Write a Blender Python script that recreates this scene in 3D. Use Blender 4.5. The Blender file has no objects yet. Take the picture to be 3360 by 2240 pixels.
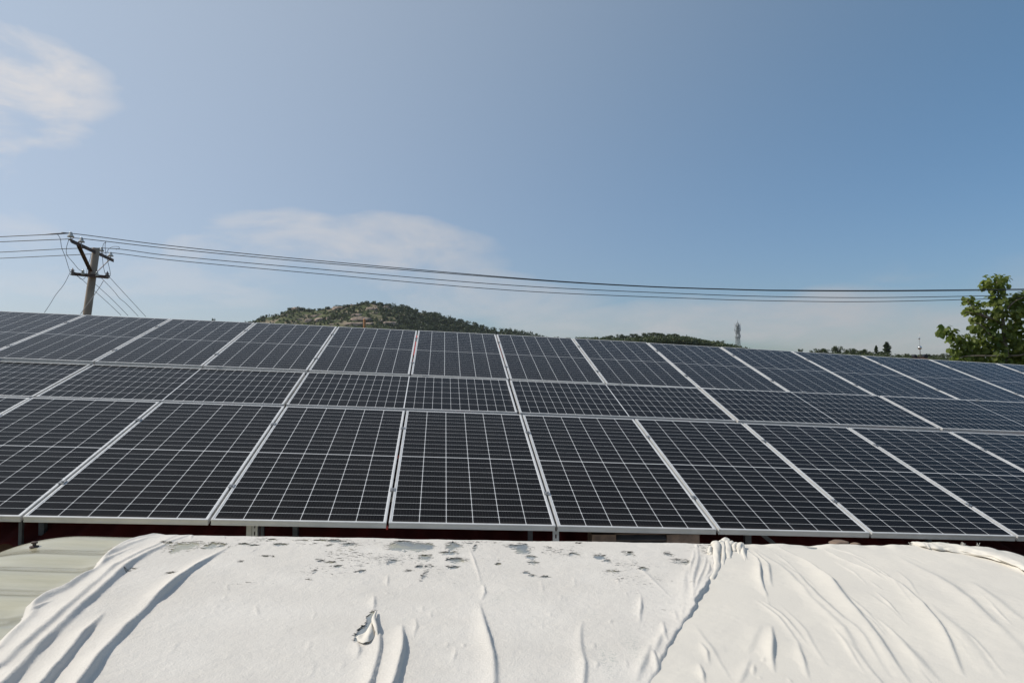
import bpy, math, random
import numpy as np
from mathutils import Vector, Matrix, noise as mnoise
random.seed(7); RNG = np.random.default_rng(7)
R = math.radians
S = bpy.context.scene
C = S.collection

# ------------------------------------------------------------------ camera
F_PX = 2317.07                      # focal length in pixels of the 3360 px wide photograph
PITCH = R(2.5); EYE = 2.6
cam = bpy.data.cameras.new('camera'); cam_o = bpy.data.objects.new('camera', cam); C.objects.link(cam_o)
cam.sensor_width = 36.0; cam.lens = F_PX / 3360 * 36; cam.clip_end = 9000; cam.clip_start = 0.05
cam_o.location = (0, 0, EYE); cam_o.rotation_euler = (R(90) + PITCH, 0, 0)
S.camera = cam_o
CP, SP = math.cos(PITCH), math.sin(PITCH)
def c2w(x, y, z): return Vector((x, z * CP + y * SP, EYE - y * CP + z * SP))
def c2d(x, y, z): return Vector((x, z * CP + y * SP, -y * CP + z * SP))
def ray(px, py): return c2d((px - 1680) / F_PX, (py - 1120) / F_PX, 1.0)
def at(px, py, Y):
    d = ray(px, py); return Vector((0, 0, EYE)) + d * (Y / d.y)

# ------------------------------------------------------------------ sun, sky, exposure
SUN_AZ, SUN_EL = R(-82), R(46)
S.view_settings.view_transform = 'Standard'; S.view_settings.look = 'None'
S.view_settings.gamma = 1; S.view_settings.exposure = 0.0
sd = Vector((math.cos(SUN_EL) * math.sin(SUN_AZ), math.cos(SUN_EL) * math.cos(SUN_AZ), math.sin(SUN_EL)))
sun = bpy.data.lights.new('sun', 'SUN'); sun.energy = 3.6; sun.angle = R(0.5); sun.color = (1.0, 0.93, 0.83)
sun_o = bpy.data.objects.new('sun', sun); C.objects.link(sun_o); sun_o.location = (-40, -5, 60)
sun_o.rotation_euler = sd.to_track_quat('Z', 'Y').to_euler()

class N:
    """tiny node-tree writer"""
    def __init__(s, nt): s.nt = nt; nt.nodes.clear()
    def new(s, t, **kw):
        n = s.nt.nodes.new(t)
        for k, v in kw.items(): setattr(n, k, v)
        return n
    def put(s, sock, v):
        if hasattr(v, 'node'): s.nt.links.new(v, sock)
        elif v is not None: sock.default_value = v
    def m(s, op, a, b=None, c=None, clamp=False):
        n = s.new('ShaderNodeMath', operation=op, use_clamp=clamp)
        for i, v in enumerate((a, b, c)): s.put(n.inputs[i], v)
        return n.outputs[0]
    def vm(s, op, a, b=None):
        n = s.new('ShaderNodeVectorMath', operation=op); s.put(n.inputs[0], a)
        if b is not None: s.put(n.inputs[1], b)
        return n.outputs['Value'] if op in ('DOT_PRODUCT', 'LENGTH') else n.outputs[0]
    def mix(s, f, a, b):
        n = s.new('ShaderNodeMix', data_type='RGBA'); s.put(n.inputs[0], f); s.put(n.inputs[6], a); s.put(n.inputs[7], b)
        return n.outputs[2]
    def noise(s, vec, scale, detail=3, rough=0.55, dist=0.0):
        n = s.new('ShaderNodeTexNoise'); s.put(n.inputs['Vector'], vec); s.put(n.inputs['Scale'], scale)
        s.put(n.inputs['Detail'], detail); s.put(n.inputs['Roughness'], rough); s.put(n.inputs['Distortion'], dist)
        return n.outputs[0]
    def ramp(s, v, lo, hi, a=0.0, b=1.0, smooth=True):
        n = s.new('ShaderNodeMapRange', interpolation_type='SMOOTHSTEP' if smooth else 'LINEAR')
        for i, q in enumerate((v, lo, hi, a, b)): s.put(n.inputs[i], q)
        return n.outputs[0]
    def xyz(s, v):
        n = s.new('ShaderNodeSeparateXYZ'); s.put(n.inputs[0], v); return n.outputs
    def comb(s, x, y, z):
        n = s.new('ShaderNodeCombineXYZ')
        for i, v in enumerate((x, y, z)): s.put(n.inputs[i], v)
        return n.outputs[0]
    def scale(s, v, sc): return s.vm('MULTIPLY', v, sc)

W = bpy.data.worlds.new('World'); S.world = W; W.use_nodes = True
w = N(W.node_tree)
sky = w.new('ShaderNodeTexSky', sky_type='NISHITA', sun_disc=False)
sky.sun_elevation = SUN_EL; sky.sun_rotation = SUN_AZ; sky.air_density = 1.0; sky.dust_density = 0.9; sky.ozone_density = 2.2
SKY_STRENGTH = 0.106
tc = w.new('ShaderNodeTexCoord'); dx, dy, dz = w.xyz(tc.outputs['Generated'])
az = w.m('ARCTAN2', dx, dy); el = w.m('ARCSINE', dz)
# thin cirrus and fair-weather cloud, laid out by compass bearing and height above the horizon
flat = w.comb(w.m('MULTIPLY', az, 1.0), w.m('MULTIPLY', el, 2.6), 0.0)
wisp = w.noise(flat, 5.5, 7, 0.62, 0.6)
fine = w.noise(flat, 19.0, 5, 0.6, 0.3)
warp = w.noise(flat, 3.2, 3, 0.5, 0.0)
CLOUDS = [  # photo position (2352-wide view), half sizes, strength, softness
    (-15, 165, 240, 122, 1.15), (-30, 190, 165, 140, 1.0), (10, 290, 180, 74, 0.95), (-20, 380, 140, 80, 0.62), (155, 392, 80, 36, 0.48), (-10, 520, 150, 70, 0.75), (20, 15, 90, 35, 0.45),
    (800, 560, 370, 74, 0.90), (560, 585, 200, 52, 0.75), (930, 600, 260, 60, 0.7), (1000, 640, 250, 42, 0.65), (260, 640, 420, 66, 0.65), (1120, 690, 280, 56, 0.7),
    (1700, 735, 350, 62, 0.95), (2010, 765, 280, 50, 0.8), (1330, 745, 240, 50, 0.7), (-700, 300, 420, 140, 0.8), (-500, 640, 400, 70, 0.7), (3000, 620, 420, 90, 0.4)]
tot = None
for cx, cy, rx, ry, st in CLOUDS:
    d = ray(cx * 1.42857, cy * 1.42857).normalized(); a0, e0 = math.atan2(d.x, d.y), math.asin(d.z)
    k = 1.42857 / F_PX
    ex = w.m('DIVIDE', w.m('SUBTRACT', w.m('ADD', az, w.m('MULTIPLY', w.m('SUBTRACT', wisp, 0.5), 0.10)), a0), rx * k)
    ey = w.m('DIVIDE', w.m('SUBTRACT', w.m('ADD', el, w.m('MULTIPLY', w.m('SUBTRACT', warp, 0.5), 0.10)), e0), ry * k)
    r2 = w.m('ADD', w.m('MULTIPLY', ex, ex), w.m('MULTIPLY', ey, ey))
    g = w.m('MULTIPLY', w.ramp(r2, 1.45, 0.30), st)
    tot = g if tot is None else w.m('MAXIMUM', tot, g)
body = w.ramp(w.m('ADD', w.m('MULTIPLY', wisp, 0.75), w.m('MULTIPLY', fine, 0.25)), 0.34, 0.64)
veil = w.m('MULTIPLY', w.ramp(w.noise(flat, 2.4, 6, 0.6, 0.8), 0.50, 0.78), w.m('MULTIPLY', w.ramp(el, 0.42, 0.06), 0.30))
toward = w.vm('DOT_PRODUCT', tc.outputs['Generated'], tuple(sd))
sunhaze = w.m('MULTIPLY', w.ramp(toward, -0.30, 0.85), 0.52)
mask = w.m('MAXIMUM', w.m('MULTIPLY', tot, w.m('ADD', w.m('MULTIPLY', body, 0.44), 0.46)), w.m('MAXIMUM', veil, sunhaze), clamp=True)
mask = w.m('MULTIPLY', mask, w.ramp(el, -0.02, 0.03))
bright = w.ramp(az, 0.7, -0.9, 0.47, 0.70)     # clouds nearer the sun's side of the sky scatter more light
cc = w.vm('SCALE', (1.0, 1.0, 1.035)); cc.node.inputs['Scale'].default_value = 1.0
w.put(cc.node.inputs['Scale'], w.m('DIVIDE', bright, SKY_STRENGTH))
low = w.ramp(el, 0.55, 0.0)          # damp summer haze: duller, lavender-blue low sky
tint = w.mix(low, (0.68, 1.00, 1.04, 1), (0.68, 0.79, 0.93, 1))
hz = w.mix(mask, w.vm('MULTIPLY', sky.outputs[0], tint), cc)
bg = w.new('ShaderNodeBackground'); w.put(bg.inputs[0], hz); bg.inputs[1].default_value = SKY_STRENGTH
wo = w.new('ShaderNodeOutputWorld'); w.nt.links.new(bg.outputs[0], wo.inputs[0])

# ------------------------------------------------------------------ materials
def material(name, color, rough=0.6, metal=0.0, spec=0.5, build=None):
    m = bpy.data.materials.new(name); m.use_nodes = True
    n = N(m.node_tree); p = n.new('ShaderNodeBsdfPrincipled'); o = n.new('ShaderNodeOutputMaterial')
    n.nt.links.new(p.outputs[0], o.inputs[0]); n.P = p; n.O = o
    if not hasattr(color, 'node'): p.inputs['Base Color'].default_value = (*color, 1)
    p.inputs['Roughness'].default_value = rough; p.inputs['Metallic'].default_value = metal
    p.inputs['Specular IOR Level'].default_value = spec
    if build: build(n, p)
    return m
def obj_co(n): return n.new('ShaderNodeTexCoord').outputs['Object']
def geo_co(n): return n.new('ShaderNodeNewGeometry').outputs['Position']
def bump(n, p, h, strength=0.3, dist=0.01):
    b = n.new('ShaderNodeBump'); n.put(b.inputs['Height'], h); b.inputs['Strength'].default_value = strength
    b.inputs['Distance'].default_value = dist; n.nt.links.new(b.outputs[0], p.inputs['Normal'])
def mottled(c1, c2, scale, rough=0.7, metal=0.0, spec=0.4, bmp=0.0, bscale=60, lo=0.35, hi=0.65):
    def b(n, p):
        v = geo_co(n); n.put(p.inputs['Base Color'], n.mix(n.ramp(n.noise(v, scale, 5), lo, hi), (*c1, 1), (*c2, 1)))
        if bmp: bump(n, p, n.noise(v, bscale, 4), bmp)
    return lambda name: material(name, c1, rough, metal, spec, b)

def cells(n, p):
    x, y, z = n.xyz(obj_co(n))
    cx = n.m('DIVIDE', n.m('SUBTRACT', x, 0.0175), 0.18317); fx = n.m('FRACT', cx)
    ddx = n.m('MULTIPLY', n.m('SUBTRACT', 0.5, n.m('ABSOLUTE', n.m('SUBTRACT', fx, 0.5))), 0.18317)
    yc = n.m('SUBTRACT', y, 1.139)
    yy = n.m('SUBTRACT', n.m('ABSOLUTE', yc), 0.0036)
    cy = n.m('DIVIDE', yy, 0.09315); fy = n.m('FRACT', cy)
    ddy = n.m('MULTIPLY', n.m('SUBTRACT', 0.5, n.m('ABSOLUTE', n.m('SUBTRACT', fy, 0.5))), 0.09315)
    line = n.m('MAXIMUM', n.m('LESS_THAN', ddx, 0.0018), n.m('LESS_THAN', ddy, 0.0013))
    line = n.m('MAXIMUM', line, n.m('LESS_THAN', n.m('ADD', ddx, ddy), 0.0078))
    line = n.m('MAXIMUM', line, n.m('LESS_THAN', yy, 0.0))
    line = n.m('MAXIMUM', line, n.m('GREATER_THAN', cy, 12.0))
    line = n.m('MAXIMUM', line, n.m('MAXIMUM', n.m('LESS_THAN', cx, 0.0), n.m('GREATER_THAN', cx, 6.0)))
    bb = n.m('FRACT', n.m('MULTIPLY', fx, 9.0))
    bus = n.m('LESS_THAN', n.m('ABSOLUTE', n.m('SUBTRACT', bb, 0.5)), 0.020)
    wn = n.new('ShaderNodeTexWhiteNoise', noise_dimensions='4D')
    n.put(wn.inputs['Vector'], n.comb(n.m('FLOOR', cx), n.m('FLOOR', n.m('DIVIDE', yc, 0.09315)), 0.0))
    n.put(wn.inputs['W'], n.m('MULTIPLY', n.new('ShaderNodeObjectInfo').outputs['Random'], 91.0))
    cell = n.mix(wn.outputs[0], (0.0050, 0.0046, 0.0046, 1), (0.0078, 0.0070, 0.0068, 1))
    cell = n.mix(n.m('MULTIPLY', bus, 0.30), cell, (0.16, 0.16, 0.17, 1))
    col = n.mix(line, cell, (0.66, 0.67, 0.68, 1))
    wv = geo_co(n)
    dust = n.m('MULTIPLY', n.ramp(n.noise(wv, 2.3, 6, 0.65), 0.40, 0.75), n.m('ADD', 0.002, n.m('MULTIPLY', n.new('ShaderNodeObjectInfo').outputs['Random'], 0.010)))
    spots = n.m('MULTIPLY', n.ramp(n.noise(wv, 55, 2, 0.5), 0.80, 0.83), 0.25)
    edge = n.m('MULTIPLY', n.ramp(n.m('ADD', y, n.m('MULTIPLY', n.noise(wv, 9, 4), 0.05)), 0.10, 0.02), 0.05)
    dm = n.m('MAXIMUM', n.m('MAXIMUM', dust, spots), edge)
    n.put(p.inputs['Base Color'], n.mix(dm, col, (0.42, 0.36, 0.31, 1)))
    n.put(p.inputs['Roughness'], n.ramp(n.noise(wv, 3.0, 5), 0.3, 0.7, 0.13, 0.22))
    p.inputs['IOR'].default_value = 1.33
M = {}
M['cells'] = material('solar_cells', (0.01, 0.01, 0.014), 0.16, 0, 0.09, cells)
def alu(n, p):
    v = geo_co(n); n.put(p.inputs['Base Color'], n.mix(n.ramp(n.noise(v, 6, 5), 0.3, 0.7), (0.60, 0.60, 0.59, 1), (0.70, 0.69, 0.675, 1)))
    n.put(p.inputs['Roughness'], n.ramp(n.noise(v, 25, 3), 0.3, 0.7, 0.38, 0.55))
M['alu'] = material('anodised_aluminium', (0.7, 0.7, 0.69), 0.45, 0.35, 0.5, alu)
M['clamp'] = mottled((0.25, 0.25, 0.25), (0.4, 0.4, 0.4), 30, 0.4, 0.7)('clamp_metal')
M['galv'] = mottled((0.40, 0.41, 0.41), (0.55, 0.55, 0.54), 12, 0.5, 0.6)('galvanised_steel')
M['darksteel'] = mottled((0.10, 0.11, 0.13), (0.16, 0.17, 0.19), 9, 0.5, 0.4)('dull_steel')
M['red'] = mottled((0.50, 0.035, 0.025), (0.36, 0.03, 0.025), 5, 0.55)('red_paint')
M['redroof'] = mottled((0.105, 0.012, 0.011), (0.07, 0.010, 0.010), 1.3, 0.6, 0, 0.3)('red_roof_paint')
M['brick'] = mottled((0.13, 0.08, 0.06), (0.10, 0.065, 0.05), 4, 0.9, 0, 0.2, 0.3, 40)('brown_brick_wall')
M['stone'] = mottled((0.27, 0.19, 0.14), (0.17, 0.125, 0.10), 14, 0.9, 0, 0.2, 0.5, 50)('brown_stone')
M['louvre'] = mottled((0.05, 0.05, 0.055), (0.08, 0.08, 0.08), 6, 0.5)('louvre_paint')

def fabric(rough_amount, c1, c2):
    def b(n, p):
        v = geo_co(n)
        mott = n.ramp(n.noise(v, 2.2, 6, 0.6), 0.3, 0.72)
        col = n.mix(mott, (*c1, 1), (*c2, 1))
        dirt = n.ramp(n.noise(n.scale(v, (9.0, 6.0, 6.0)), 1.0, 7, 0.72, 0.4), 0.60, 0.80)
        at_d = n.new('ShaderNodeAttribute', attribute_name='dirt')
        col = n.mix(n.m('MULTIPLY', dirt, 0.26), col, (0.48, 0.45, 0.40, 1))
        grime = n.m('MULTIPLY', at_d.outputs['Fac'], n.ramp(n.noise(v, 70, 5, 0.7), 0.50, 0.62))
        col = n.mix(n.m('MULTIPLY', grime, 0.75), col, (0.38, 0.41, 0.38, 1))
        n.put(p.inputs['Base Color'], col)
        h = n.m('ADD', n.m('MULTIPLY', n.noise(v, 34, 6, 0.7, 0.5), 0.65), n.m('MULTIPLY', n.noise(v, 140, 3, 0.7), 0.45))
        bump(n, p, h, rough_amount, 0.012)
        # worn-through places: the felt is gone there and the film under it shows
        at_h = n.new('ShaderNodeAttribute', attribute_name='hole')
        sv = n.scale(v, (1.0, 1.6, 0.0))
        ragged = n.m('ADD', n.m('MULTIPLY', n.noise(sv, 19, 7, 0.72, 1.6), 0.80), n.m('MULTIPLY', n.noise(n.scale(v, (1, 2.0, 0)), 95, 3, 0.6, 0.6), 0.20))
        ragged = n.m('ADD', n.m('MULTIPLY', n.m('SUBTRACT', ragged, 0.5), 2.6), 0.5)
        hole = n.m('GREATER_THAN', n.m('ADD', ragged, at_h.outputs['Fac']), 1.0)
        at_f = n.new('ShaderNodeAttribute', attribute_name='fleck')
        fl = n.m('ADD', n.m('MULTIPLY', n.noise(n.scale(v, (1.0, 2.3, 0.0)), 30, 4, 0.62, 1.0), 0.85), n.m('MULTIPLY', n.noise(n.scale(v, (1, 2.2, 0)), 120, 2, 0.6, 0.3), 0.15))
        hole = n.m('MAXIMUM', hole, n.m('GREATER_THAN', n.m('ADD', fl, at_f.outputs['Fac']), 1.0))
        tr = n.new('ShaderNodeBsdfTransparent'); mx = n.new('ShaderNodeMixShader')
        n.put(mx.inputs[0], hole); n.nt.links.new(p.outputs[0], mx.inputs[1]); n.nt.links.new(tr.outputs[0], mx.inputs[2])
        n.nt.links.new(mx.outputs[0], n.O.inputs[0])
    return b
M['felt'] = material('weathered_white_felt', (0.76, 0.74, 0.71), 0.95, 0, 0.1, fabric(0.45, (0.630, 0.598, 0.550), (0.690, 0.658, 0.608)))
M['cloth'] = material('cream_white_cloth', (0.76, 0.74, 0.70), 0.95, 0, 0.1, fabric(0.20, (0.660, 0.624, 0.562), (0.695, 0.656, 0.585)))
def film(n, p):
    v = geo_co(n)
    streak = n.noise(n.scale(v, (1.2, 9.0, 2.0)), 2.0, 5, 0.6)
    scr = n.ramp(n.noise(n.scale(v, (60.0, 9.0, 9.0)), 1.5, 4, 0.6), 0.60, 0.72)
    col = n.mix(n.ramp(streak, 0.3, 0.7), (0.50, 0.46, 0.30, 1), (0.61, 0.56, 0.385, 1))
    px_ = n.xyz(v)[0]; under = n.ramp(n.m('ADD', px_, n.m('MULTIPLY', n.noise(v, 3.5, 4), 0.9)), -1.5, -0.7)  # under: mask for the painted sky reflection, no layer beneath
    col = n.mix(n.m('MULTIPLY', under, n.ramp(n.noise(v, 5, 5), 0.30, 0.55)), col, (0.30, 0.32, 0.315, 1))  # sky reflection put into the film's colour: patchy cool grey towards the right
    col = n.mix(n.m('MULTIPLY', scr, 0.20), col, (0.55, 0.54, 0.47, 1))
    n.put(p.inputs['Base Color'], col)
    bump(n, p, n.noise(n.scale(v, (4, 18, 4)), 1.5, 5, 0.6), 0.18, 0.02)
    p.inputs['Coat Weight'].default_value = 1.0; p.inputs['Coat Roughness'].default_value = 0.10
    tr = n.new('ShaderNodeBsdfTransparent'); tr.inputs[0].default_value = (0.93, 0.92, 0.84, 1); mx = n.new('ShaderNodeMixShader'); mx.inputs[0].default_value = 0.13
    n.nt.links.new(p.outputs[0], mx.inputs[1]); n.nt.links.new(tr.outputs[0], mx.inputs[2]); n.nt.links.new(mx.outputs[0], n.O.inputs[0])
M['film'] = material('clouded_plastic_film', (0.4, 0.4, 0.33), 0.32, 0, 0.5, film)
M['concrete'] = mottled((0.30, 0.245, 0.20), (0.38, 0.315, 0.26), 3, 0.9, 0, 0.2, 0.2, 30)('pole_concrete')
M['iron'] = mottled((0.075, 0.060, 0.055), (0.14, 0.085, 0.065), 5, 0.7, 0.3)('rusty_iron')
M['porcelain'] = material('white_porcelain', (0.58, 0.57, 0.53), 0.2, 0, 0.5)
M['fuse'] = mottled((0.16, 0.14, 0.14), (0.25, 0.2, 0.18), 20, 0.5)('dark_glaze')
M['wire'] = material('black_cable', (0.022, 0.025, 0.032), 0.5, 0, 0.4)
M['wire_grey'] = material('grey_cable', (0.12, 0.13, 0.16), 0.5, 0, 0.4)
M['pale_rod'] = material('pale_rod', (0.55, 0.50, 0.49), 0.5, 0, 0.4)
M['timber'] = mottled((0.52, 0.27, 0.13), (0.42, 0.21, 0.10), 12, 0.7)('orange_timber')
M['chrome'] = material('polished_steel', (0.75, 0.72, 0.68), 0.12, 1.0, 0.5)
M['black'] = material('black_glazed_tile', (0.012, 0.010, 0.012), 0.4)
M['tower'] = mottled((0.24, 0.26, 0.27), (0.32, 0.34, 0.34), 0.4, 0.6, 0.2)('tower_steel')
M['towerdark'] = mottled((0.14, 0.15, 0.16), (0.2, 0.21, 0.22), 0.6, 0.6, 0.2)('tower_platform_steel')
M['antenna'] = material('antenna_white', (0.75, 0.75, 0.76), 0.5)
M['bark'] = mottled((0.16, 0.13, 0.10), (0.24, 0.21, 0.17), 8, 0.9, 0, 0.2, 0.5, 40)('bark')
def leafmat(name, c1, c2, trans=0.25, sc=0.6):
    def b(n, p):
        at_v = n.new('ShaderNodeAttribute', attribute_name='tone').outputs['Fac']
        v = geo_co(n)
        col = n.mix(n.m('ADD', n.m('MULTIPLY', at_v, 0.7), n.m('MULTIPLY', n.ramp(n.noise(v, sc, 3), 0.35, 0.65), 0.3)), (*c1, 1), (*c2, 1))
        n.put(p.inputs['Base Color'], col)
        if trans:
            t = n.new('ShaderNodeBsdfTranslucent'); n.put(t.inputs[0], n.mix(0.5, col, (0.22, 0.30, 0.03, 1)))
            mx = n.new('ShaderNodeMixShader'); mx.inputs[0].default_value = trans
            n.nt.links.new(p.outputs[0], mx.inputs[1]); n.nt.links.new(t.outputs[0], mx.inputs[2]); n.nt.links.new(mx.outputs[0], n.O.inputs[0])
    return material(name, c1, 0.55, 0, 0.3, b)
M['leaf'] = leafmat('broad_leaf', (0.060, 0.105, 0.022), (0.240, 0.280, 0.075), 0.48, 1.5)
M['pine'] = leafmat('pine_needles', (0.022, 0.036, 0.018), (0.060, 0.082, 0.032), 0.1, 0.2)
M['bush'] = leafmat('scrub_leaf', (0.030, 0.045, 0.018), (0.080, 0.100, 0.040), 0.1, 0.2)
def hillmat(n, p):
    v = geo_co(n)
    g = n.ramp(n.noise(v, 0.07, 6, 0.65), 0.35, 0.65)
    col = n.mix(g, (0.045, 0.060, 0.024, 1), (0.100, 0.112, 0.050, 1))
    rk = n.ramp(n.noise(n.scale(v, (1, 1, 2.0)), 0.05, 6, 0.7, 1.0), 0.52, 0.57)
    wooded = n.ramp(n.m('ADD', n.xyz(v)[0], n.m('MULTIPLY', n.noise(v, 0.03, 3), 60.0)), -120.0, -60.0, 1.0, 0.0)
    col = n.mix(n.m('MULTIPLY', n.m('MULTIPLY', rk, 0.62), wooded), n.mix(wooded, (0.028, 0.036, 0.018, 1), col), (0.33, 0.26, 0.20, 1))
    n.put(p.inputs['Base Color'], col); bump(n, p, n.noise(v, 0.3, 5, 0.7), 0.8, 1.0)
M['hill'] = material('hillside', (0.1, 0.12, 0.05), 0.95, 0, 0.1, hillmat)
M['wood_floor'] = mottled((0.030, 0.040, 0.018), (0.050, 0.058, 0.024), 0.2, 0.95, 0, 0.1)('wood_floor')
M['granite'] = mottled((0.42, 0.32, 0.26), (0.25, 0.20, 0.16), 0.18, 0.9, 0, 0.15, 0.8, 0.6)('granite')
M['soil'] = mottled((0.17, 0.13, 0.09), (0.12, 0.12, 0.06), 0.5, 0.95, 0, 0.1, 0.5, 4)('soil')
M['plaster'] = mottled((0.5, 0.46, 0.40), (0.42, 0.38, 0.33), 1.5, 0.9)('plaster')

# ------------------------------------------------------------------ mesh helpers
def tag(o, label, cat, group=None):
    o['label'] = label; o['category'] = cat
    if group: o['group'] = group
    return o
def kind(o, k): o['kind'] = k; return o
def link(name, me, mat=None, parent=None, smooth=False):
    if mat:
        me.materials.clear(); me.materials.append(mat)
    if smooth: me.polygons.foreach_set('use_smooth', [True] * len(me.polygons))
    o = bpy.data.objects.new(name, me); C.objects.link(o)
    if parent: o.parent = parent
    return o
def empty(name, loc=(0, 0, 0), mat=None):
    o = bpy.data.objects.new(name, None); C.objects.link(o); o.empty_display_size = 0.2
    if mat is not None: o.matrix_world = mat
    else: o.location = loc
    return o
def np_mesh(name, V, Fq, attrs=None):
    me = bpy.data.meshes.new(name); V = np.asarray(V, np.float32); Fq = np.asarray(Fq, np.int32); k = Fq.shape[1]
    me.vertices.add(len(V)); me.vertices.foreach_set('co', V.ravel())
    me.loops.add(Fq.size); me.loops.foreach_set('vertex_index', Fq.ravel())
    me.polygons.add(len(Fq)); me.polygons.foreach_set('loop_start', np.arange(0, Fq.size, k, dtype=np.int32))
    try: me.polygons.foreach_set('loop_total', np.full(len(Fq), k, np.int32))
    except Exception: pass
    for an, (dom, val) in (attrs or {}).items():
        a = me.attributes.new(an, 'FLOAT', dom); a.data.foreach_set('value', np.asarray(val, np.float32))
    me.update(calc_edges=True); me.validate(); return me
class MB:
    def __init__(s): s.v = []; s.f = []
    def add(s, vs, fs):
        b = len(s.v); s.v += [tuple(q) for q in vs]; s.f += [tuple(i + b for i in f) for f in fs]; return s
    def hexa(s, p): return s.add(p, [(0, 3, 2, 1), (4, 5, 6, 7), (0, 1, 5, 4), (1, 2, 6, 5), (2, 3, 7, 6), (3, 0, 4, 7)])
    def box(s, x0, x1, y0, y1, z0, z1):
        return s.hexa([(x0, y0, z0), (x1, y0, z0), (x1, y1, z0), (x0, y1, z0), (x0, y0, z1), (x1, y0, z1), (x1, y1, z1), (x0, y1, z1)])
    def bar(s, a, b, w, h, up=Vector((0, 0, 1))):
        a = Vector(a); b = Vector(b); d = (b - a).normalized(); sx = d.cross(up)
        if sx.length < 1e-4: sx = d.cross(Vector((0, 1, 0)))
        sx.normalize(); sz = sx.cross(d).normalized(); p = []
        for q in (a, b): p += [q - sx * w / 2 - sz * h / 2, q + sx * w / 2 - sz * h / 2, q + sx * w / 2 + sz * h / 2, q - sx * w / 2 + sz * h / 2]
        return s.add(p, [(0, 1, 2, 3), (7, 6, 5, 4), (0, 4, 5, 1), (1, 5, 6, 2), (2, 6, 7, 3), (3, 7, 4, 0)])
    def tube(s, pts, r, n=8, cap=True):
        pts = [Vector(p) for p in pts]; rs = r if hasattr(r, '__len__') else [r] * len(pts); vs = []; fs = []
        ref = Vector((0, 0, 1)); d0 = (pts[-1] - pts[0]).normalized()
        if abs(d0.z) > 0.9: ref = Vector((0, 1, 0))
        for i, p in enumerate(pts):
            d = (pts[min(i + 1, len(pts) - 1)] - pts[max(i - 1, 0)])
            if d.length < 1e-9: d = d0
            d.normalize(); a = d.cross(ref)
            if a.length < 1e-3: a = d.cross(Vector((1, 0, 0)))
            a.normalize(); b = a.cross(d)
            for k in range(n):
                t = 2 * math.pi * k / n; vs.append(p + (a * math.cos(t) + b * math.sin(t)) * rs[i])
        for i in range(len(pts) - 1):
            for k in range(n): fs.append((i * n + k, i * n + (k + 1) % n, (i + 1) * n + (k + 1) % n, (i + 1) * n + k))
        if cap: fs += [tuple(range(n))[::-1], tuple(range((len(pts) - 1) * n, len(pts) * n))]
        return s.add(vs, fs)
    def lathe(s, c, prof, n=14, axis=Vector((0, 0, 1))):
        c = Vector(c); axis = axis.normalized(); a = axis.orthogonal().normalized(); b = axis.cross(a); vs = []; fs = []
        for r, h in prof:
            for k in range(n):
                t = 2 * math.pi * k / n; vs.append(c + axis * h + (a * math.cos(t) + b * math.sin(t)) * max(r, 1e-5))
        for i in range(len(prof) - 1):
            for k in range(n): fs.append((i * n + k, i * n + (k + 1) % n, (i + 1) * n + (k + 1) % n, (i + 1) * n + k))
        return s.add(vs, fs)
    def ball(s, c, r, n=16):
        return s.lathe(c, [(r * math.sin(math.pi * i / n), -r * math.cos(math.pi * i / n)) for i in range(n + 1)], n)
    def mesh(s, name):
        me = bpy.data.meshes.new(name); me.from_pydata(s.v, [], s.f); me.update(); return me
    def build(s, name, mat, parent=None, smooth=False): return link(name, s.mesh(name), mat, parent, smooth)
def shade_auto(o, ang=35):
    me = o.data; me.polygons.foreach_set('use_smooth', [True] * len(me.polygons))
    try: me.set_sharp_from_angle(angle=R(ang))
    except Exception: pass
    return o
def bez(pts, n=24):
    """Catmull-Rom through points"""
    P = [Vector(p) for p in pts]; P = [P[0] * 2 - P[1]] + P + [P[-1] * 2 - P[-2]]; out = []
    for i in range(1, len(P) - 2):
        for k in range(n):
            t = k / n; a, b, c, d = P[i - 1], P[i], P[i + 1], P[i + 2]
            out.append(0.5 * ((2 * b) + (c - a) * t + (2 * a - 5 * b + 4 * c - d) * t * t + (3 * b - a - 3 * c + d) * t ** 3))
    out.append(P[-2]); return out

# ------------------------------------------------------------------ ground
g = MB(); g.add([(-1400, -300, 0), (1400, -300, 0), (1400, 1500, 0), (-1400, 1500, 0)], [(0, 1, 2, 3)])
kind(g.build('ground', M['soil']), 'structure')

# ------------------------------------------------------------------ solar array (plane solved from the photograph)
def rod(wv):
    wv = Vector(wv); t = wv.length; return Matrix.Rotation(t, 3, wv.normalized())
RP = rod((1.80581, -0.03253, 0.12965))
def dirw(i): v = RP.col[i]; return c2d(v[0], v[1], v[2]).normalized()
U, VV, NN = dirw(0), dirw(1), dirw(2)
ORG = c2w(-1.98344, 1.16176, 4.627)
PW, PL, PITCHU = 1.134, 2.278, 1.154
V_BOT, V_MID, V_TOP = 0.0, PL + 0.02 + 0.0696, PL + 0.02 + 0.0696 + PW + 0.02 + 0.0038
DU_MID, DU_TOP = -0.024, -0.014
FH = 0.040
def bow(u, row):      # the three rows are not quite one plane: small offsets and a slight sag lengthwise
    q = (u - 2.3) ** 2
    if row == 0: return -0.00061 * q
    if row == 1: return -0.01643 + 0.00192 * u - 0.00045 * q
    return 0.00281 - 0.00251 * u - 0.00057 * q - 0.016 * max(0.0, min(1.0, (u - 3.5) / 4.0)) ** 1.2
def tab(u, v, h=0.0): return ORG + U * u + VV * v + NN * h
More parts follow.
